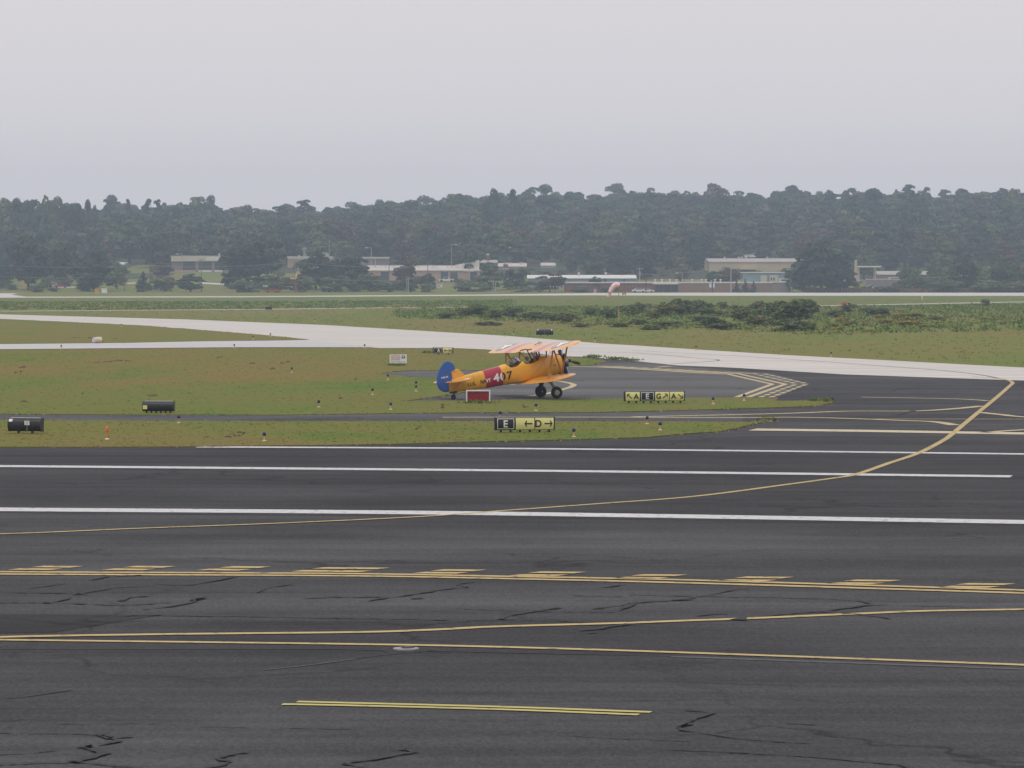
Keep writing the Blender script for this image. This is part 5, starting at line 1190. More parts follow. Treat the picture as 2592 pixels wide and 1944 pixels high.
# red obstruction marker between trees at left
D = 1150; t = thing('red_marker', 'red disc marker on a post before the dark tree at far left', 'marker', (WX(58, D), D, HZ(0, D))); MB().cyl((0, 0, 0), (0, 0, 3.6), .07, n=6).build('post', STEEL, t)
MB().lathe([(.55, -.1), (.55, .1)], 14, 'y', (0, -.1, 3.1)).build('disc', ORANGE, t); MB().box((0, -.1, 1.1), (.55, .12, .5)).build('plate', ORANGE, t)

# ------------------------------------------------------------------ poles, wires and road signs
WOODP = M_('pole_wood', (.17, .13, .11), .9, .15, .2, 1.5); POLEG = M_('pole_grey', (.40, .37, .35), .7, .3, .1, 2)
def pole(px, D, top, label, arms=1, m=WOODP, r=.16, lamp=None, trafo=False, cat='utility pole', nm='utility_pole'):
    x = WX(px, D); z = HZ(x, D); h = P(0, top, D).z - z; t = thing(nm, label, cat, (x, D, z)); MB().cyl((0, 0, -.5), (0, 0, h), r, r * .65, 8).build('pole', m, t)
    for i in range(arms):
        MB().box((0, -.12, h - .5 - i * .9), (2.2, .12, .14)).build('crossarm', m, t)
        for a in (-.95, -.4, .4, .95): MB().cyl((a, -.12, h - .43 - i * .9), (a, -.12, h - .2 - i * .9), .05, n=6).build('insulator', STEEL, t)
    if lamp: MB().box((lamp * .9, 0, h - .1), (1.8, .12, .12)).build('lamp_arm', m, t); MB().box((lamp * 1.7, 0, h - .15), (.9, .4, .25)).build('lamp_head', B_WHITE, t)
    if trafo: MB().lathe([(.1, 0), (.32, .05), (.32, 1.2), (.1, 1.25)], 10, c=(.05, -.45, h * .66)).build('transformer', STEEL, t)
    return t, h
t, h = pole(747, 1131, 661, 'utility pole carrying yellow and white signs at the far road', 1)
MB().box((-.6, -.25, h * .46), (2.0, .1, .75)).build('sign_plate', BRASS_Y, t); MB().box((.9, -.25, h * .64), (1.1, .1, .8), mat=Matrix.Rotation(R(-25), 3, 'Y')).build('sign_plate', BRASS_Y, t)
MB().box((.35, -.3, h * .54), (.35, .1, 1.1)).build('white_plate', B_WHITE, t); MB().box((.25, -.2, h * .18), (.5, .1, 2.6)).build('red_plate', M_('plate_red', (.30, .04, .04), .6, .3, .1, 2), t); MB().box((1.1, -.2, h * .75), (.6, .3, .2)).build('lamp_head', B_WHITE, t)
pole(381, 1150, 672, 'utility pole right of the conical evergreen at left', 1)
pole(510, 1145, 655, 'utility pole standing before the glazed bays of the service building', 1); pole(461.5, 1200, 642, 'tall lamp post left of the service building bays', 0, POLEG, .13, -1, cat='lamp post', nm='lamp_post')
pole(315, 1150, 690, 'short utility pole left of the conical evergreen', 0); pole(940, 1275, 626, 'tall grey floodlight post behind the left end of the pink warehouse', 0, POLEG, .16, -1, cat='lamp post', nm='lamp_post')
pole(950, 1262, 653, 'shorter grey post right of the tall floodlight post', 0, POLEG, .2, cat='pole', nm='grey_post'); pole(985, 1180, 670, 'utility pole before the left door of the pink warehouse', 0); pole(1083, 1145, 672, 'utility pole before the middle of the pink warehouse', 0)
pole(1143, 1290, 618, 'lamp post above the trees behind the pink warehouse', 0, POLEG, .12, 1, cat='lamp post', nm='lamp_post'); pole(1188, 1150, 672, 'utility pole before the right end of the pink warehouse', 0, POLEG)
pole(1278, 1200, 626, 'lamp post with two lamps among trees right of the pink warehouse', 0, WOODP, .12, 1, cat='lamp post', nm='lamp_post')
pole(1619, 1150, 677, 'utility pole with a transformer right of the blue metal building', 1, POLEG, .14, None, True); pole(1635, 1128, 704, 'dark lamp post before the long brick building', 0, BLACK, .15, cat='lamp post', nm='lamp_post')
pole(1727, 1150, 690, 'lamp post rising behind the long brick building', 0, POLEG, .1, -1, cat='lamp post', nm='lamp_post')
t, h = pole(1803, 1127, 697, 'dark pole with two white plates before the tan brick wall', 0, BLACK, .16)
for x in (-.62, .45): MB().box((x, -.2, h * .42), (.7 if x < 0 else .5, .08, 1.3)).build('plate', M_('plate_pale', (.50, .56, .58), .5, .3, .05, 2), t)
pole(1850, 1128, 672, 'pale utility pole right of the two white plates', 0, POLEG, .16)
pole(834, 1290, 606, 'bare pole top among the trees left of the middle ridge', 0, POLEG, .12, cat='pole', nm='grey_post'); pole(2113, 2050, 497, 'thin mast sticking out of the skyline on the right', 0, POLEG, .3, cat='mast', nm='mast')
pole(1462, 2050, 488, 'thin mast sticking out of the skyline right of the middle', 0, POLEG, .25, cat='mast', nm='mast')
for px, lab in ((1030, 'left post'), (1034, 'right post')):
    pole(px, 1135, 700, 'twin wooden posts before the pink warehouse, ' + lab, 0, POLEG, .14, cat='pole', nm='grey_post')
D = 1131; x = WX(1251, D); t = thing('twin_pole', 'pair of joined utility poles with crossarms right of the pink warehouse', 'utility pole', (x, D, HZ(x, D)))
for a in (-.33, .33): MB().cyl((a, 0, -.3), (a, 0, 3.6), .13, .11, 8).build('pole', POLEG, t)
MB().box((0, -.15, 3.55), (3.9, .14, .16)).build('crossarm', POLEG, t)
for a in (-1.8, -.9, -.2, .6, 1.7): MB().cyl((a, -.15, 3.6), (a, -.15, 3.9), .08, n=6).build('insulator', B_WHITE, t)
for a, b in ((-.33, -.95), (.33, .95)): MB().cyl((a, -.1, 2.9), (b, -.1, 3.5), .06, n=6).build('brace', POLEG, t)
BOL = []
for i, px in enumerate((1393, 1401, 1409.5, 1417.5, 1425.5)):
    D = 1129; t = thing('bollard_lamp', 'slim bollard lamp in the row below the round rusty-topped tree', 'bollard lamp', (WX(px, D), D, 0), 0, 'bollard lamps before the rusty tree'); MB().cyl((0, 0, 0), (0, 0, 1.9), .05, n=6).build('post', POLEG, t); MB().lathe([(.11, 1.85), (.15, 2.0), (.08, 2.15)], 8).build('lamp', B_WHITE, t); BOL.append((px, t))
tell_apart(BOL)
D = 1132; t = thing('warning_sign', 'yellow diamond road sign at the far road left of centre', 'road sign', (WX(625, D), D, HZ(0, D))); MB().cyl((0, 0, 0), (0, 0, 2.0), .05, n=6).build('post', STEEL, t); MB().box((0, -.08, 1.65), (.72, .04, .72), mat=Matrix.Rotation(R(45), 3, 'Y')).build('plate', M_('warning_yellow', (.62, .36, .03), .5, .3, .05, 2), t)
D = 1131; t = thing('street_sign', 'white T-shaped street sign post left of the yellow-signed utility pole', 'road sign', (WX(672, D), D, HZ(0, D))); MB().cyl((0, 0, 0), (0, 0, 2.4), .06, n=6).build('post', POLEG, t)
for x in (-.42, .42): MB().box((x, -.06, 2.1), (.78, .05, .34)).build('plate', B_WHITE, t)
D = 1165; x = WX(1106, D); t = thing('business_sign', 'long white board with red lettering below the white pickup truck', 'sign board', (x, D, HZ(x, D))); MB().box((0, 0, 1.3), (3.7, .15, .95)).build('panel', B_WHITE, t)
mb = MB()
for i in range(6): mb.box((-1.0 + i * .38, -.09, 1.35), (.26, .03, .42))
mb.build('lettering', RED_T, t); MB().box((1.75, 0, 2.0), (.22, .15, .9)).build('fin', B_WHITE, t)
for x in (-1.4, 1.4): MB().box((x, .1, .4), (.14, .14, 1.2)).build('post', POLEG, t)
# wires slung between the poles
WIRE = M_('wire', (.30, .30, .31), .6, .3, .05, 1)
def wire(pts, lab, sag=.8):
    mb = MB(); w0 = Vector(P(*pts[0]))
    for a, b in zip(pts, pts[1:]):
        A, B_ = P(*a), P(*b); mb.tube([A.lerp(B_, j / 8) - Vector((0, 0, sag * 4 * (j / 8) * (1 - j / 8))) - w0 for j in range(9)], .035, 4)
    o = mb.build('overhead_wire', WIRE); o.location = w0; tag(o, lab, 'wire')
wire([(-60, 668, 1131), (381, 673, 1150), (747, 664, 1131), (1083, 674, 1145), (1251, 702, 1131)], 'upper overhead wire along the far road on the left')
wire([(-60, 697, 1131), (381, 697, 1150), (747, 698, 1131), (1034, 708, 1135)], 'lower overhead wire along the far road on the left')
wire([(1619, 693, 1150), (1727, 690, 1150), (1850, 676, 1128)], 'overhead wire rising right from the pole with a transformer', .3)
wire([(1034, 718, 1135), (1251, 728, 1131), (1430, 735, 1131)], 'low overhead wire before the blue metal building', .3)

# ------------------------------------------------------------------ the biplane
YAW, NOSE, BANK = R(24), R(11), R(-2.2)
pl = G(1389, 1007.6, ZR) + Vector((0, 0, .31))
PM = Matrix.Translation(pl) @ Matrix.Rotation(YAW, 4, 'Z') @ Matrix.Rotation(-NOSE, 4, 'Y') @ Matrix.Rotation(BANK, 4, 'X')
plane = thing('biplane', 'orange-yellow open-cockpit biplane with a blue rudder standing on the asphalt pad', 'airplane'); plane.matrix_world = PM
TOPP = [(-5.4, 1.60), (-5.1, 1.68), (-4.85, 1.72), (-4.37, 1.765), (-3.34, 1.805), (-2.43, 1.84), (-2.15, 1.885), (-1.24, 1.86), (-.62, 1.91), (-.18, 1.915), (.11, 1.89), (.65, 1.80), (.87, 1.75)]
BOTP = [(-5.4, 1.13), (-4.85, 1.03), (-4.37, .98), (-3.34, .895), (-2.43, .855), (-1.45, .755), (-.18, .74), (.3, .75), (.65, .80), (.87, .85)]
HWP = [(-5.4, .035), (-5.1, .085), (-4.85, .13), (-4.37, .20), (-3.34, .31), (-2.43, .385), (-1.9, .42), (-.62, .46), (.3, .50), (.65, .495), (.87, .46)]
RIM = [(-2.12, 1.9), (-1.94, 1.665), (-1.69, 1.655), (-1.45, 1.765), (-1.24, 1.86), (-1.20, 1.85), (-1.10, 1.67), (-.85, 1.64), (-.62, 1.655), (-.33, 1.82), (-.18, 1.92)]
def sec(x):
    zt, zb, hw = interp(TOPP, x), interp(BOTP, x), interp(HWP, x); return zt, zb, hw
def side_y(x, z):
    zt, zb, hw = sec(x); zm, hh = (zt + zb) / 2, (zt - zb) / 2; u = min(.999, abs((z - zm) / hh)); n = 2.7
    return hw * (1 - u ** n) ** (1 / n)
NR = 36
def ring_at(x, off=0.0):
    zt, zb, hw = sec(x); zm, hh = (zt + zb) / 2, (zt - zb) / 2; n = 2.7; out = []
    rim = interp(RIM, x) if -2.12 < x < -.18 else None
    for k in range(NR):
        a = 2 * math.pi * k / NR; c_, s_ = math.cos(a), math.sin(a)
        y = math.copysign(abs(c_) ** (2 / n), c_) * (hw + off); z = zm + math.copysign(abs(s_) ** (2 / n), s_) * (hh + off)
        if rim and z > rim: z = rim
        out.append((x, y, z))
    return out
def skin(x0, x1, step, name, mat, off=0.0, caps=(True, True)):
    n = max(1, round((x1 - x0) / step)); xs = [x0 + (x1 - x0) * i / n for i in range(n + 1)]; mb = MB(); rings = [ring_at(x, off) for x in xs]; vs = [p for r in rings for p in r]; fs = []
    for i in range(n):
        for j in range(NR):
            a, b = i * NR + j, i * NR + (j + 1) % NR; q = (a, b, b + NR, a + NR)
            if -2.12 < (xs[i] + xs[i + 1]) / 2 < -.18:
                rm = [interp(RIM, vs[v][0]) if -2.12 < vs[v][0] < -.18 else 9 for v in q]
                if all(abs(vs[v][2] - r_) < 1e-6 or r_ == 9 for v, r_ in zip(q, rm)) and abs(vs[a][1]) < .36 and abs(vs[b][1]) < .36: continue
            fs.append(q)
    if caps[0]: fs.append(tuple(range(NR)))
    if caps[1]: fs.append(tuple(range(n * NR, n * NR + NR))[::-1])
    mb.add(vs, fs); return mb.build(name, mat, plane, True)
fus = skin(-5.4, .87, .045, 'fuselage', PLY)
skin(-3.42, -2.50, .08, 'red_band', PRED, .004, (False, False))
for x in (-4.6, -4.0, -3.7, -2.2, -.15, .32, .62): skin(x, x + .012, .012, 'panel_seam', STRUT, .003, (False, False))
for x0, x1 in ((-2.05, -1.30), (-1.14, -.28)):
    mb = MB(); 
    for s in (-1, 1): mb.box(((x0 + x1) / 2, s * .34, 1.3), (x1 - x0, .02, .62))
    mb.box(((x0 + x1) / 2, 0, 1.0), (x1 - x0, .68, .03)); mb.box((x0, 0, 1.35), (.02, .68, .75)); mb.box((x1, 0, 1.35), (.02, .68, .75)); mb.build('cockpit_liner', BLACK, plane)
    seat = MB(); seat.box((x0 + .28, 0, 1.22), (.4, .42, .06)); seat.box((x0 + .08, 0, 1.45), (.06, .42, .5)); seat.build('seat', JACKET, plane)
for x0, x1, nm in ((-2.08, -1.25, 0), (-1.16, -.22, 1)):
    for s in (-1, 1):
        pts = [(x, s * min(.36, side_y(x, interp(RIM, x) - .01)), interp(RIM, x) + .005) for x in [x0 + (x1 - x0) * i / 14 for i in range(15)]]
        MB().tube(pts, .026, 6).build('coaming', BLACK, plane, True)
for x0, z0 in ((-1.27, 1.87), (-.24, 1.92)):
    wnd = MB()
    a = [(x0, -.26, z0 - .05), (x0, .26, z0 - .05), (x0 - .14, .20, z0 + .24), (x0 - .14, -.20, z0 + .24)]; b = [(x0 - .22, -.36, z0 - .12), (x0 - .30, -.30, z0 + .19)]
    o = MB().add(a, [(0, 1, 2, 3)]).add([a[0], b[0], b[1], a[3]], [(0, 1, 2, 3)]).add([a[1], (b[0][0], .36, b[0][2]), (b[1][0], .30, b[1][2]), a[2]], [(0, 1, 2, 3)]).build('windshield', GLASS, plane)
    f = MB(); f.tube([b[0], b[1], a[3], a[2], (b[1][0], .30, b[1][2]), (b[0][0], .36, b[0][2])], .013, 5); f.tube([a[0], a[3]], .011, 5); f.tube([a[1], a[2]], .011, 5); f.build('frame', BLACK, o)
# fin, rudder, tailplane
def slab(outline, th, name, mat, parent=plane):
    cx_ = sum(p[0] for p in outline) / len(outline); cz = sum(p[1] for p in outline) / len(outline)
    rings = [[(cx_ + (x - cx_) * f, y, cz + (z - cz) * f) for x, z in outline] for f, y in ((.86, -th / 2), (.96, -th * .38), (1, 0), (.96, th * .38), (.86, th / 2))]
    mb = MB(); mb.loft(rings, False); n = len(outline); tri = geometry.tessellate_polygon([[Vector((*p, 0)) for p in outline]])
    for q, o_ in ((rings[0], 0), (rings[-1], 1)): mb.add(q, [tuple(t if o_ else t[::-1]) for t in tri])
    return mb.build(name, mat, parent)
rud_o = [(-5.07, 2.12), (-4.80, 2.175), (-4.81, 2.36), (-4.86, 2.47), (-4.95, 2.56), (-5.06, 2.63), (-5.18, 2.66), (-5.32, 2.63), (-5.45, 2.55), (-5.58, 2.42), (-5.70, 2.27), (-5.81, 2.09), (-5.90, 1.89), (-5.94, 1.70), (-5.93, 1.54), (-5.88, 1.40), (-5.79, 1.28), (-5.68, 1.19), (-5.55, 1.14), (-5.42, 1.13), (-5.36, 1.15), (-5.20, 1.40), (-5.12, 1.52), (-5.07, 1.73)]
rudder = slab(rud_o, .09, 'rudder', PBLUE)
slab([(-5.055, 2.11), (-5.05, 1.64), (-4.35, 1.70), (-4.36, 1.78), (-4.62, 2.12), (-4.70, 2.165), (-4.82, 2.16)], .11, 'fin', PLY)
MB().box((-4.93, -.058, 2.09), (.2, .012, .03), mat=Matrix.Rotation(R(-8), 3, 'Y')).build('hinge_fairing', STRUT, plane)
for s in (-1, 1):
    o_ = [(-4.45, .12), (-4.52, .7), (-4.62, 1.35), (-4.72, 1.6), (-4.86, 1.72), (-5.02, 1.74), (-5.02, .10)]
    mb = MB(); mb.prism([(x, y * s) for x, y in o_], 1.615, 1.665, axis='z'); st = mb.build('stabilizer', PLY2, plane)
    e_ = [(-5.03, .10), (-5.03, 1.75), (-5.2, 1.72), (-5.45, 1.55), (-5.62, 1.2), (-5.66, .7), (-5.6, .3), (-5.4, .08)]
    MB().prism([(x, y * s) for x, y in e_], 1.622, 1.658, axis='z').build('elevator', PLY2, plane)
    MB().tube([(-5.1, s * .08, 1.2), (-4.95, s * .9, 1.615)], .014, 5).build('tail_strut', STRUT, plane)
for s in (-1, 1): MB().tube([(-4.95, s * .95, 1.66), (-4.85, s * .04, 2.08)], .008, 4).build('tail_wire', STEEL, plane)
# wings
def airfoil(t):
    up = .115 * (2.4 * math.sqrt(t) * (1 - t) ** .9 * .62 + .25 * t * (1 - t)); lo = -.030 * math.sqrt(t) * (1 - t) * 1.6; return up, lo
class Wing:
    def __init__(s, xle, zle, chord, inc, dih, half, y0, cut=0): s.__dict__.update(xle=xle, zle=zle, c=chord, inc=inc, dih=dih, half=half, y0=y0, cut=cut)
    def span(s, y):
        a = abs(y); le, te = 0.0, 1.0
        if a > s.half - .85:
            u = (a - (s.half - .85)) / .85; le = .36 * (1 - math.sqrt(max(0, 1 - u * u))) ; te = 1 - .60 * (1 - math.sqrt(max(0, 1 - u * u)))
        if s.cut and a < .75:
            te = min(te, 1 - s.cut * min(1, max(0, (.75 - a) / .32)))
        return le, te
    def pt(s, y, t, up, off=0.0):
        le, te = s.span(y); f = le + (te - le) * t; a = airfoil(t); sc = (te - le) if (te - le) > .5 else max(.08, te - le)
        h = (a[0] if up else a[1]) * s.c * sc * (1.0 if s.cut == 0 or abs(y) > .75 else 1.0) + off
        d = f * s.c; return (s.xle - d * math.cos(s.inc) + h * math.sin(s.inc), y, s.zle - d * math.sin(s.inc) + h * math.cos(s.inc) + max(0, abs(y) - s.y0) * math.tan(s.dih))
    def top(s, x, y, off=.004):
        lo, hi = 0.0, 1.0
        for _ in range(24):
            m = (lo + hi) / 2
            if s.pt(y, m, True)[0] > x: lo = m
            else: hi = m
        return s.pt(y, lo, True, off)
    def ring(s, y):
        ts = [0, .01, .03, .07, .13, .22, .34, .48, .62, .76, .88, 1.0]
        return [s.pt(y, t, True) for t in ts] + [s.pt(y, t, False) for t in ts[-2:0:-1]]
    def build(s, ya, yb, name):
        ys = []; y = ya
        while y < yb - 1e-6:
            ys.append(y); a = abs(y); y += .035 if a > s.half - .9 or (s.cut and a < .85) else .25
        ys.append(yb); mb = MB(); mb.loft([s.ring(y) for y in ys]); return mb.build(name, PLY2, plane, True)
UW = Wing(.38, 2.435, 1.50, R(6.5), R(.7), 4.80, .6, .27); LW = Wing(-.14, .83, 1.48, R(4.5), R(1.6), 4.58, .45)
uw = UW.build(-4.795, 4.795, 'upper_wing'); LW.build(-4.575, -.36, 'lower_wing'); LW.build(.36, 4.575, 'lower_wing')
def patch(poly, wing, mat, name, off=.004, sub=6):
    cx_ = sum(p[0] for p in poly) / len(poly); cy_ = sum(p[1] for p in poly) / len(poly); n = len(poly); vs = []; fs = []
    for k in range(sub + 1):
        for x, y in poly: vs.append(wing.top(cx_ + (x - cx_) * k / sub, cy_ + (y - cy_) * k / sub, off))
    for k in range(sub):
        for j in range(n): fs.append((k * n + j, k * n + (j + 1) % n, (k + 1) * n + (j + 1) % n, (k + 1) * n + j))
    return MB().add(vs, fs).build(name, mat, uw, True)
for s in (-1, 1):
    y0, y1 = s * 1.5, s * 2.25; vs = []; fs = []; T = 16
    for i in range(T + 1):
        t = .004 + .985 * i / T; vs += [UW.pt(y0 + (y1 - y0) * j / 3, t, True, .004) for j in range(4)]
    for i in range(T):
        for j in range(3): fs.append((i * 4 + j, i * 4 + j + 1, i * 4 + j + 5, i * 4 + j + 4))
    MB().add(vs, fs).build('red_stripe', PSTRIPE, uw, True)
    cx_, cy_, r = -.33, s * 3.5, .60
    disc = patch([(cx_ + r * math.cos(a), cy_ + r * math.sin(a)) for a in [2 * math.pi * k / 40 for k in range(40)]], UW, STARBL, 'insignia_disc', .004)
    star = []
    for k in range(10):
        a = math.pi * k / 5; q = r * (.97 if k % 2 == 0 else .40)
        b = math.pi * (k + 1) / 5; q2 = r * (.97 if k % 2 == 1 else .40)
        for j in range(4):
            t = j / 4; star.append((cx_ + (math.cos(a) * q) * (1 - t) + math.cos(b) * q2 * t, cy_ + (math.sin(a) * q) * (1 - t) + math.sin(b) * q2 * t))
    patch(star, UW, PWHITE, 'insignia_star', .008)
    # lower wing: aileron gap, walkway marks
    gap = [LW.pt(s * (1.3 + 2.6 * i / 12), .70, True, .004) for i in range(13)]; gap2 = [LW.pt(s * (1.3 + 2.6 * i / 12), .72, True, .004) for i in range(13)]
    MB().add(gap + gap2, [(i, i + 1, i + 14, i + 13) for i in range(12)]).build('aileron_gap', BROWN, plane)
    # interplane N struts
    yy = s * 2.95; yl = s * 2.75
    fu, ru, fl, rl = UW.pt(yy, .10, False), UW.pt(yy, .66, False), LW.pt(yl, .12, True), LW.pt(yl, .64, True)
    for a, b in ((fl, fu), (rl, ru), (fl, ru)): MB().cyl(a, b, .062, .062, 8, flat=.6, up=(0, 1, 0)).build('interplane_strut', STRUT, plane)
    # cabane struts
    for a, b in (((.05, s * .40, 1.76), (.12, s * .55, UW.pt(.55, .18, False)[2] + .02)), ((-.42, s * .38, 1.72), (-.50, s * .55, UW.pt(.55, .7, False)[2])), ((-.58, s * .40, 1.72), (-.86, s * .80, UW.pt(.8, .84, False)[2] + .02))):
        MB().cyl(a, b, .050, .050, 8, flat=.6, up=(0, 1, 0)).build('cabane_strut', BROWN if a[0] > -.5 else STRUT, plane)
    # flying and landing wires
    for a, b in ((LW.pt(s * .45, .2, True), fu), (UW.pt(s * .55, .2, False), fl), (LW.pt(s * .45, .65, True), ru)): MB().cyl(a, b, .008, n=4).build('rigging_wire', STEEL, plane)
# pipes on the centre section
MB().tube([UW.top(.30, .35, .03), UW.top(.0, .25, .05), UW.top(-.25, .12, .05)], .016, 5).build('fuel_line', BROWN, plane)
MB().tube([UW.top(.12, .30, .02), UW.top(.12, .30, .14)], .018, 5).build('filler_cap', BROWN, plane)
hd = MB(); hd.tube([UW.pt(.62, .93, True, .03), UW.pt(.4, .95, True, .02), UW.pt(0, .98, True, .02), UW.pt(-.4, .95, True, .02), UW.pt(-.62, .93, True, .03)], .022, 6); hd.build('grab_rail', BROWN, plane)
# engine, propeller
MB().lathe([(.20, .86), (.27, .90), (.27, 1.16), (.20, 1.26), (.10, 1.32), (.06, 1.42)], 20, 'x', (0, 0, 1.32)).build('crankcase', STEEL, plane, True)
for k in range(7):
    a = 2 * math.pi * k / 7 + math.pi / 2; u = Vector((0, math.cos(a), math.sin(a))); c0 = Vector((1.03, 0, 1.32)); mb = MB()
    mb.cyl(c0 + u * .24, c0 + u * .58, .075, n=10)
    for j in range(9): mb.cyl(c0 + u * (.29 + j * .034), c0 + u * (.302 + j * .034), .110, n=12)
    cy = mb.build('cylinder', ENG, plane)
    MB().cyl(c0 + u * .58, c0 + u * .66, .105, .07, 10).build('cylinder_head', ENG, cy)
    v = Vector((1, 0, 0))
    for e in (-.045, .05): MB().cyl(c0 + u * .25 + v * (e + .12), c0 + u * .63 + v * (e + .07), .014, n=6).build('pushrod', SILVER, cy)
MB().tube([(.93, math.cos(a) * .40, 1.32 + math.sin(a) * .40) for a in [2 * math.pi * i / 24 for i in range(22)]], .040, 8).build('exhaust_ring', BROWN, plane, True)
MB().tube([(.93, -.2, .98), (.85, -.30, .86), (.6, -.36, .80)], .045, 8).build('exhaust_pipe', BLACK, plane, True)
prop = MB().lathe([(.055, 1.38), (.085, 1.41), (.085, 1.50), (.05, 1.54), (.01, 1.555)], 14, 'x', (0, 0, 1.32)).build('propeller', DARK, plane, True)
PA = R(8)
for s in (0, math.pi):
    a = PA + s; u = Vector((0, math.cos(a), math.sin(a))); v = Vector((1, 0, 0)); wv = u.cross(v); rings = []
    for r_, cd, tw, th in ((.07, .05, 60, .04), (.22, .10, 48, .03), (.5, .15, 32, .022), (.85, .15, 22, .016), (1.1, .13, 17, .012), (1.24, .08, 15, .008), (1.28, .02, 15, .005)):
        c0 = Vector((1.455, 0, 1.32)) + u * r_; d = v * math.sin(R(tw)) + wv * math.cos(R(tw)); e = d.cross(u)
        rings.append([c0 + d * cd * .5, c0 + e * th * .5, c0 - d * cd * .5, c0 - e * th * .5])
    MB().loft(rings).build('blade', ENG, prop)
# undercarriage
for s in (-1, 1):
    dz = -s * .97 * math.sin(abs(BANK)) * 1.0; dz = (.97 * math.sin(BANK)) * s * -1
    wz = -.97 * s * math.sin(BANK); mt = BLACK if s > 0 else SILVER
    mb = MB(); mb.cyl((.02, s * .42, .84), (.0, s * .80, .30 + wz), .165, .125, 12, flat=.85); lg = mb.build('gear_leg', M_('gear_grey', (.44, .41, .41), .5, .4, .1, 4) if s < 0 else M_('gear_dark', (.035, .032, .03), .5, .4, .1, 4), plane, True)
    MB().cyl((0, s * .80, .32 + wz), (0, s * .86, .0 + wz), .055, n=8).build('oleo', mt, lg); MB().cyl((0, s * .80, wz), (0, s * 1.0, wz), .035, n=8).build('axle', STEEL, lg)
    MB().tube([(-.35, s * .40, .82), (-.03, s * .80, .32 + wz)], .03, 6).build('drag_strut', mt, plane)
    R_, r_ = .215, .098; prof = [(R_ + r_ * math.cos(a), r_ * math.sin(a) * 1.02) for a in [2 * math.pi * i / 14 for i in range(14)]]
    mb = MB(); n = 30; rings = []
    for kk in range(n):
        t = 2 * math.pi * kk / n; rings.append([(q * math.cos(t), s * .97 + h_, q * math.sin(t) + wz) for q, h_ in prof])
    mb.loft(rings + [rings[0]], False); tyre = mb.build('wheel', DARK, plane, True)
    MB().lathe([(.02, s * .97 + s * .085), (.08, s * .97 + s * .080), (.14, s * .97 + s * .062), (.155, s * .97 + s * .03)], 20, 'y', (0, 0, wz)).build('hub_cap', M_('hub_tan', (.36, .35, .29), .5, .4, .08, 6), tyre, True)
    MB().lathe([(.155, s * .97 - s * .03), (.13, s * .97 - s * .06), (.06, s * .97 - s * .075), (.02, s * .97 - s * .075)], 20, 'y', (0, 0, wz)).build('brake_drum', BLACK, tyre)
tw = MB().lathe([(.055, -.05), (.105, -.05), (.125, -.03), (.128, 0), (.125, .03), (.105, .05), (.055, .05)], 18, 'y', (-5.19, 0, .815)).build('tail_wheel', DARK, plane, True)
MB().lathe([(.055, -.04), (.03, -.052), (.01, -.055)], 12, 'y', (-5.19, 0, .815)).build('rim', STEEL, tw); MB().lathe([(.055, .04), (.03, .052), (.01, .055)], 12, 'y', (-5.19, 0, .815)).build('rim', STEEL, tw)
mb = MB()
for y in (-.07, .07): mb.cyl((-5.19, y, .815), (-5.10, y * .8, 1.04), .022, n=6)
mb.prism([(-5.38, 1.10), (-5.30, 1.02), (-5.02, .98), (-4.92, 1.03), (-5.0, 1.10)], -.07, .07); mb.build('tail_fork', BLACK, plane)
# lettering on the side
def side_text(txt, xc, zc, w_, h_, shear, bold=.02, split=None, s=-1):
    V, Fc, w0, h0 = text_mesh(txt, 1.0, bold); bm = bmesh.new()
    vs = [bm.verts.new((a * w_ / w0 + shear * b * h_ / h0, b * h_ / h0, 0)) for a, b in V]
    for f in Fc:
        try: bm.faces.new([vs[i] for i in f])
        except ValueError: pass
    if split is not None:
        bmesh.ops.bisect_plane(bm, geom=bm.verts[:] + bm.edges[:] + bm.faces[:], plane_co=(split - xc, 0, 0), plane_no=(1, 0, 0))
    for _ in range(3):
        lg = [e for e in bm.edges if e.calc_length() > .09]
        if lg: bmesh.ops.subdivide_edges(bm, edges=lg, cuts=1); bmesh.ops.triangulate(bm, faces=bm.faces[:])
    bm.verts.index_update(); vv = [(xc + v.co.x, v.co.y + zc) for v in bm.verts]; ff = [[v.index for v in f.verts] for f in bm.faces]; bm.free()
    P3 = [(x, s * (side_y(x, z) + .016), z) for x, z in vv]; red = lambda f: -3.42 < sum(vv[i][0] for i in f) / len(f) < -2.50
    for nm, mat, sel in (('lettering', PBLACK, [f for f in ff if not red(f)]), ('white_lettering', PWHITE, [f for f in ff if red(f)])):
        if sel:
            us = sorted({i for f in sel for i in f}); mp = {u: k for k, u in enumerate(us)}
            MB().add([P3[u] for u in us], [tuple(mp[i] for i in f) for f in sel]).build(nm, mat, plane)
side_text('4', -2.845, 1.325, .33, .41, .04, .035, None); side_text('0', -2.49, 1.32, .30, .41, .04, .035, -2.50); side_text('7', -2.115, 1.30, .30, .41, .04, .015, None)
side_text('U.S.', -4.17, 1.275, .42, .18, .04, .03); side_text('NAVY', -3.42, 1.275, .56, .20, .04, .035, -3.42)
side_text('443', .38, 1.30, .18, .10, .0, .0)
V, Fc, w0, h0 = text_mesh('N55 N', 1.0, .03)
MB().add([(-5.47 + a * .36 / w0, -.052, 1.89 + b * .085 / h0 + a * .36 / w0 * -.02) for a, b in V], Fc).build('lettering', PWHITE, rudder)

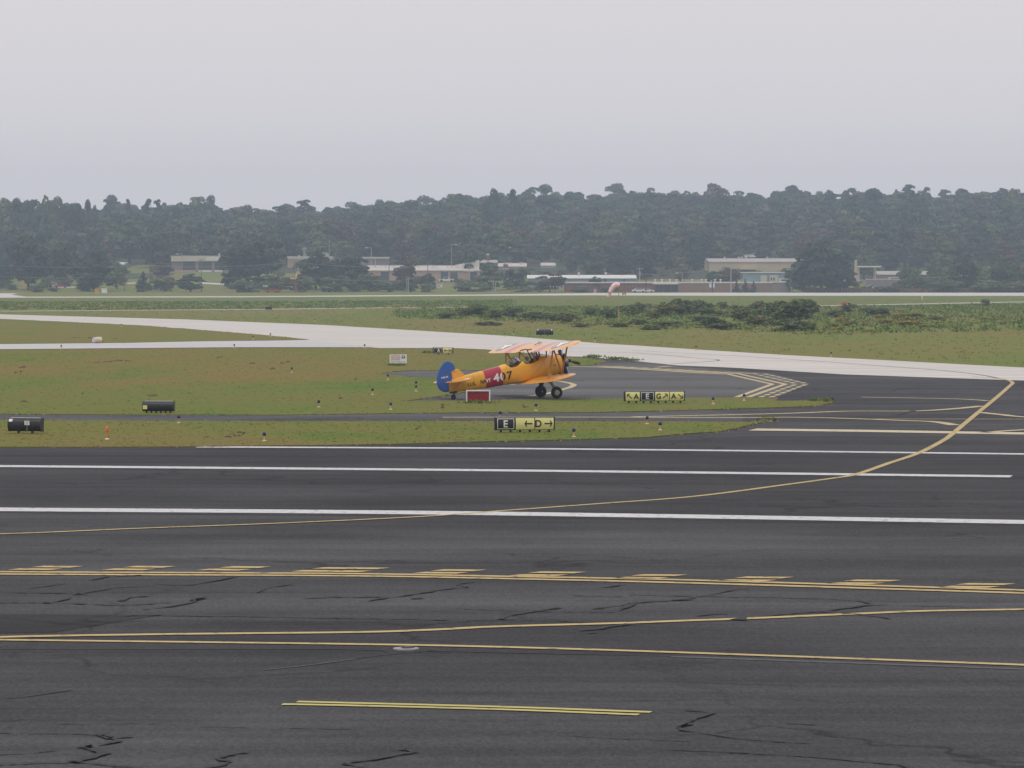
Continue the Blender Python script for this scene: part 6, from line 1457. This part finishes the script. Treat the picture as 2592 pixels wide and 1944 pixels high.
# ------------------------------------------------------------------ the two people in the cockpits
def person(label, x, z, jacket, cap, lean):
    t = thing('person', label, 'person'); t.matrix_world = PM @ Matrix.Translation((x, 0, z - .70))
    me = bpy.data.meshes.new('body'); J = [((0, 0, .06), .14), ((.0, 0, .28), .145), ((.01, 0, .46), .15), ((.02, 0, .56), .07), ((.03, 0, .63), .055)]
    vs = [j[0] for j in J]; rad = [j[1] for j in J]; ed = [(0, 1), (1, 2), (2, 3), (3, 4)]
    for s in (-1, 1):
        b = len(vs); vs += [(.0, s * .17, .49), (.05, s * .22, .27), (.22, s * .16, .16), (.31, s * .08, .17)]; rad += [.065, .052, .042, .035]; ed += [(2, b), (b, b + 1), (b + 1, b + 2), (b + 2, b + 3)]
        b = len(vs); vs += [(.06, s * .10, .02), (.36, s * .12, .04), (.42, s * .12, -.10)]; rad += [.09, .065, .05]; ed += [(0, b), (b, b + 1), (b + 1, b + 2)]
    me.from_pydata(vs, ed, []); o = link('body', me, t); o.modifiers.new('skin', 'SKIN'); 
    for i, r_ in enumerate(rad): me.skin_vertices[0].data[i].radius = (r_, r_)
    me.skin_vertices[0].data[0].use_root = True
    sd = o.modifiers.new('sub', 'SUBSURF'); sd.levels = 1; sd.render_levels = 1; me.materials.append(jacket)
    bm = bmesh.new(); bmesh.ops.create_uvsphere(bm, u_segments=20, v_segments=14, radius=1)
    for v in bm.verts:
        X_, Y_, Z_ = v.co; x_, y_, z_ = X_ * .098, Y_ * .076, Z_ * .118
        if Z_ < -.2: x_ *= 1 - .18 * (-Z_ - .2); y_ *= 1 - .30 * (-Z_ - .2)
        if X_ > .8 and abs(Y_) < .25 and -.35 < Z_ < .15: x_ += .022 * (1 - abs(Y_) / .25) * (1 if Z_ < -.1 else .6)
        if X_ > .7 and -.62 < Z_ < -.48: x_ -= .006
        if X_ > .6 and .18 < abs(Y_) < .55 and .05 < Z_ < .25: x_ -= .010
        if abs(Y_) > .95 and abs(Z_) < .3: y_ *= 1.14
        v.co = (x_ + .035, y_, z_ + .72)
    hm = bpy.data.meshes.new('head'); bm.to_mesh(hm); bm.free(); hm.materials.append(SKIN); hm.polygons.foreach_set('use_smooth', [True] * len(hm.polygons)); link('head', hm, t)
    for s in (-1, 1): MB().lathe([(.002, 0), (.011, .004), (.011, .008), (.002, .013)], 8, 'x', (.112, s * .030, .735)).build('eye', BLACK, t)
    MB().box((.121, 0, .665), (.006, .042, .008)).build('mouth', PRED, t)
    rings = []
    for i in range(8):
        a = math.pi / 2 * i / 7.0; zz = .705 + .145 * math.sin(a); q = math.cos(a) if i < 7 else .05
        rings.append([(.025 + math.cos(b) * .108 * q - (.0 if math.cos(b) < .3 else .018 * (1 - i / 7)), math.sin(b) * .090 * q, zz + (.05 * (1 - i / 7) if math.cos(b) > .35 else 0)) for b in [2 * math.pi * k / 20 for k in range(20)]])
    MB().loft(rings).build('helmet', cap, t, True)
    MB().tube([(.112 + .01, -.065, .765), (.137, -.03, .765), (.139, 0, .762), (.137, .03, .765), (.122, .065, .765)], .018, 6).build('goggles', BLACK, t, True)
    return t
person('person in a grey-green flying helmet seated in the rear cockpit', -1.80, 1.90, JACKET, CAP1, 0)
person('person in a dark red helmet seated in the front cockpit', -.88, 1.885, JACKET2, CAP2, 0)

# ------------------------------------------------------------------ the air: thin haze over the whole field
hz = MB().box((0, 1220, 38.5), (2900, 2560, 80)).build('haze', None); hz.data.materials.clear(); hz['kind'] = 'stuff'; hz['label'] = 'thin grey-blue haze lying over the airfield and the wooded hill'
hm_ = bpy.data.materials.new('haze_air'); hm_.use_nodes = True; nt = hm_.node_tree; nt.nodes.remove(nt.nodes['Principled BSDF'])
pv = nt.nodes.new('ShaderNodeVolumePrincipled'); pv.inputs['Density'].default_value = 2.65e-4; pv.inputs['Color'].default_value = (.66, .80, 1.0, 1); pv.inputs['Anisotropy'].default_value = .2
nt.links.new(pv.outputs[0], nt.nodes['Material Output'].inputs['Volume']); hz.data.materials.append(hm_)
hz.display_type = 'WIRE'
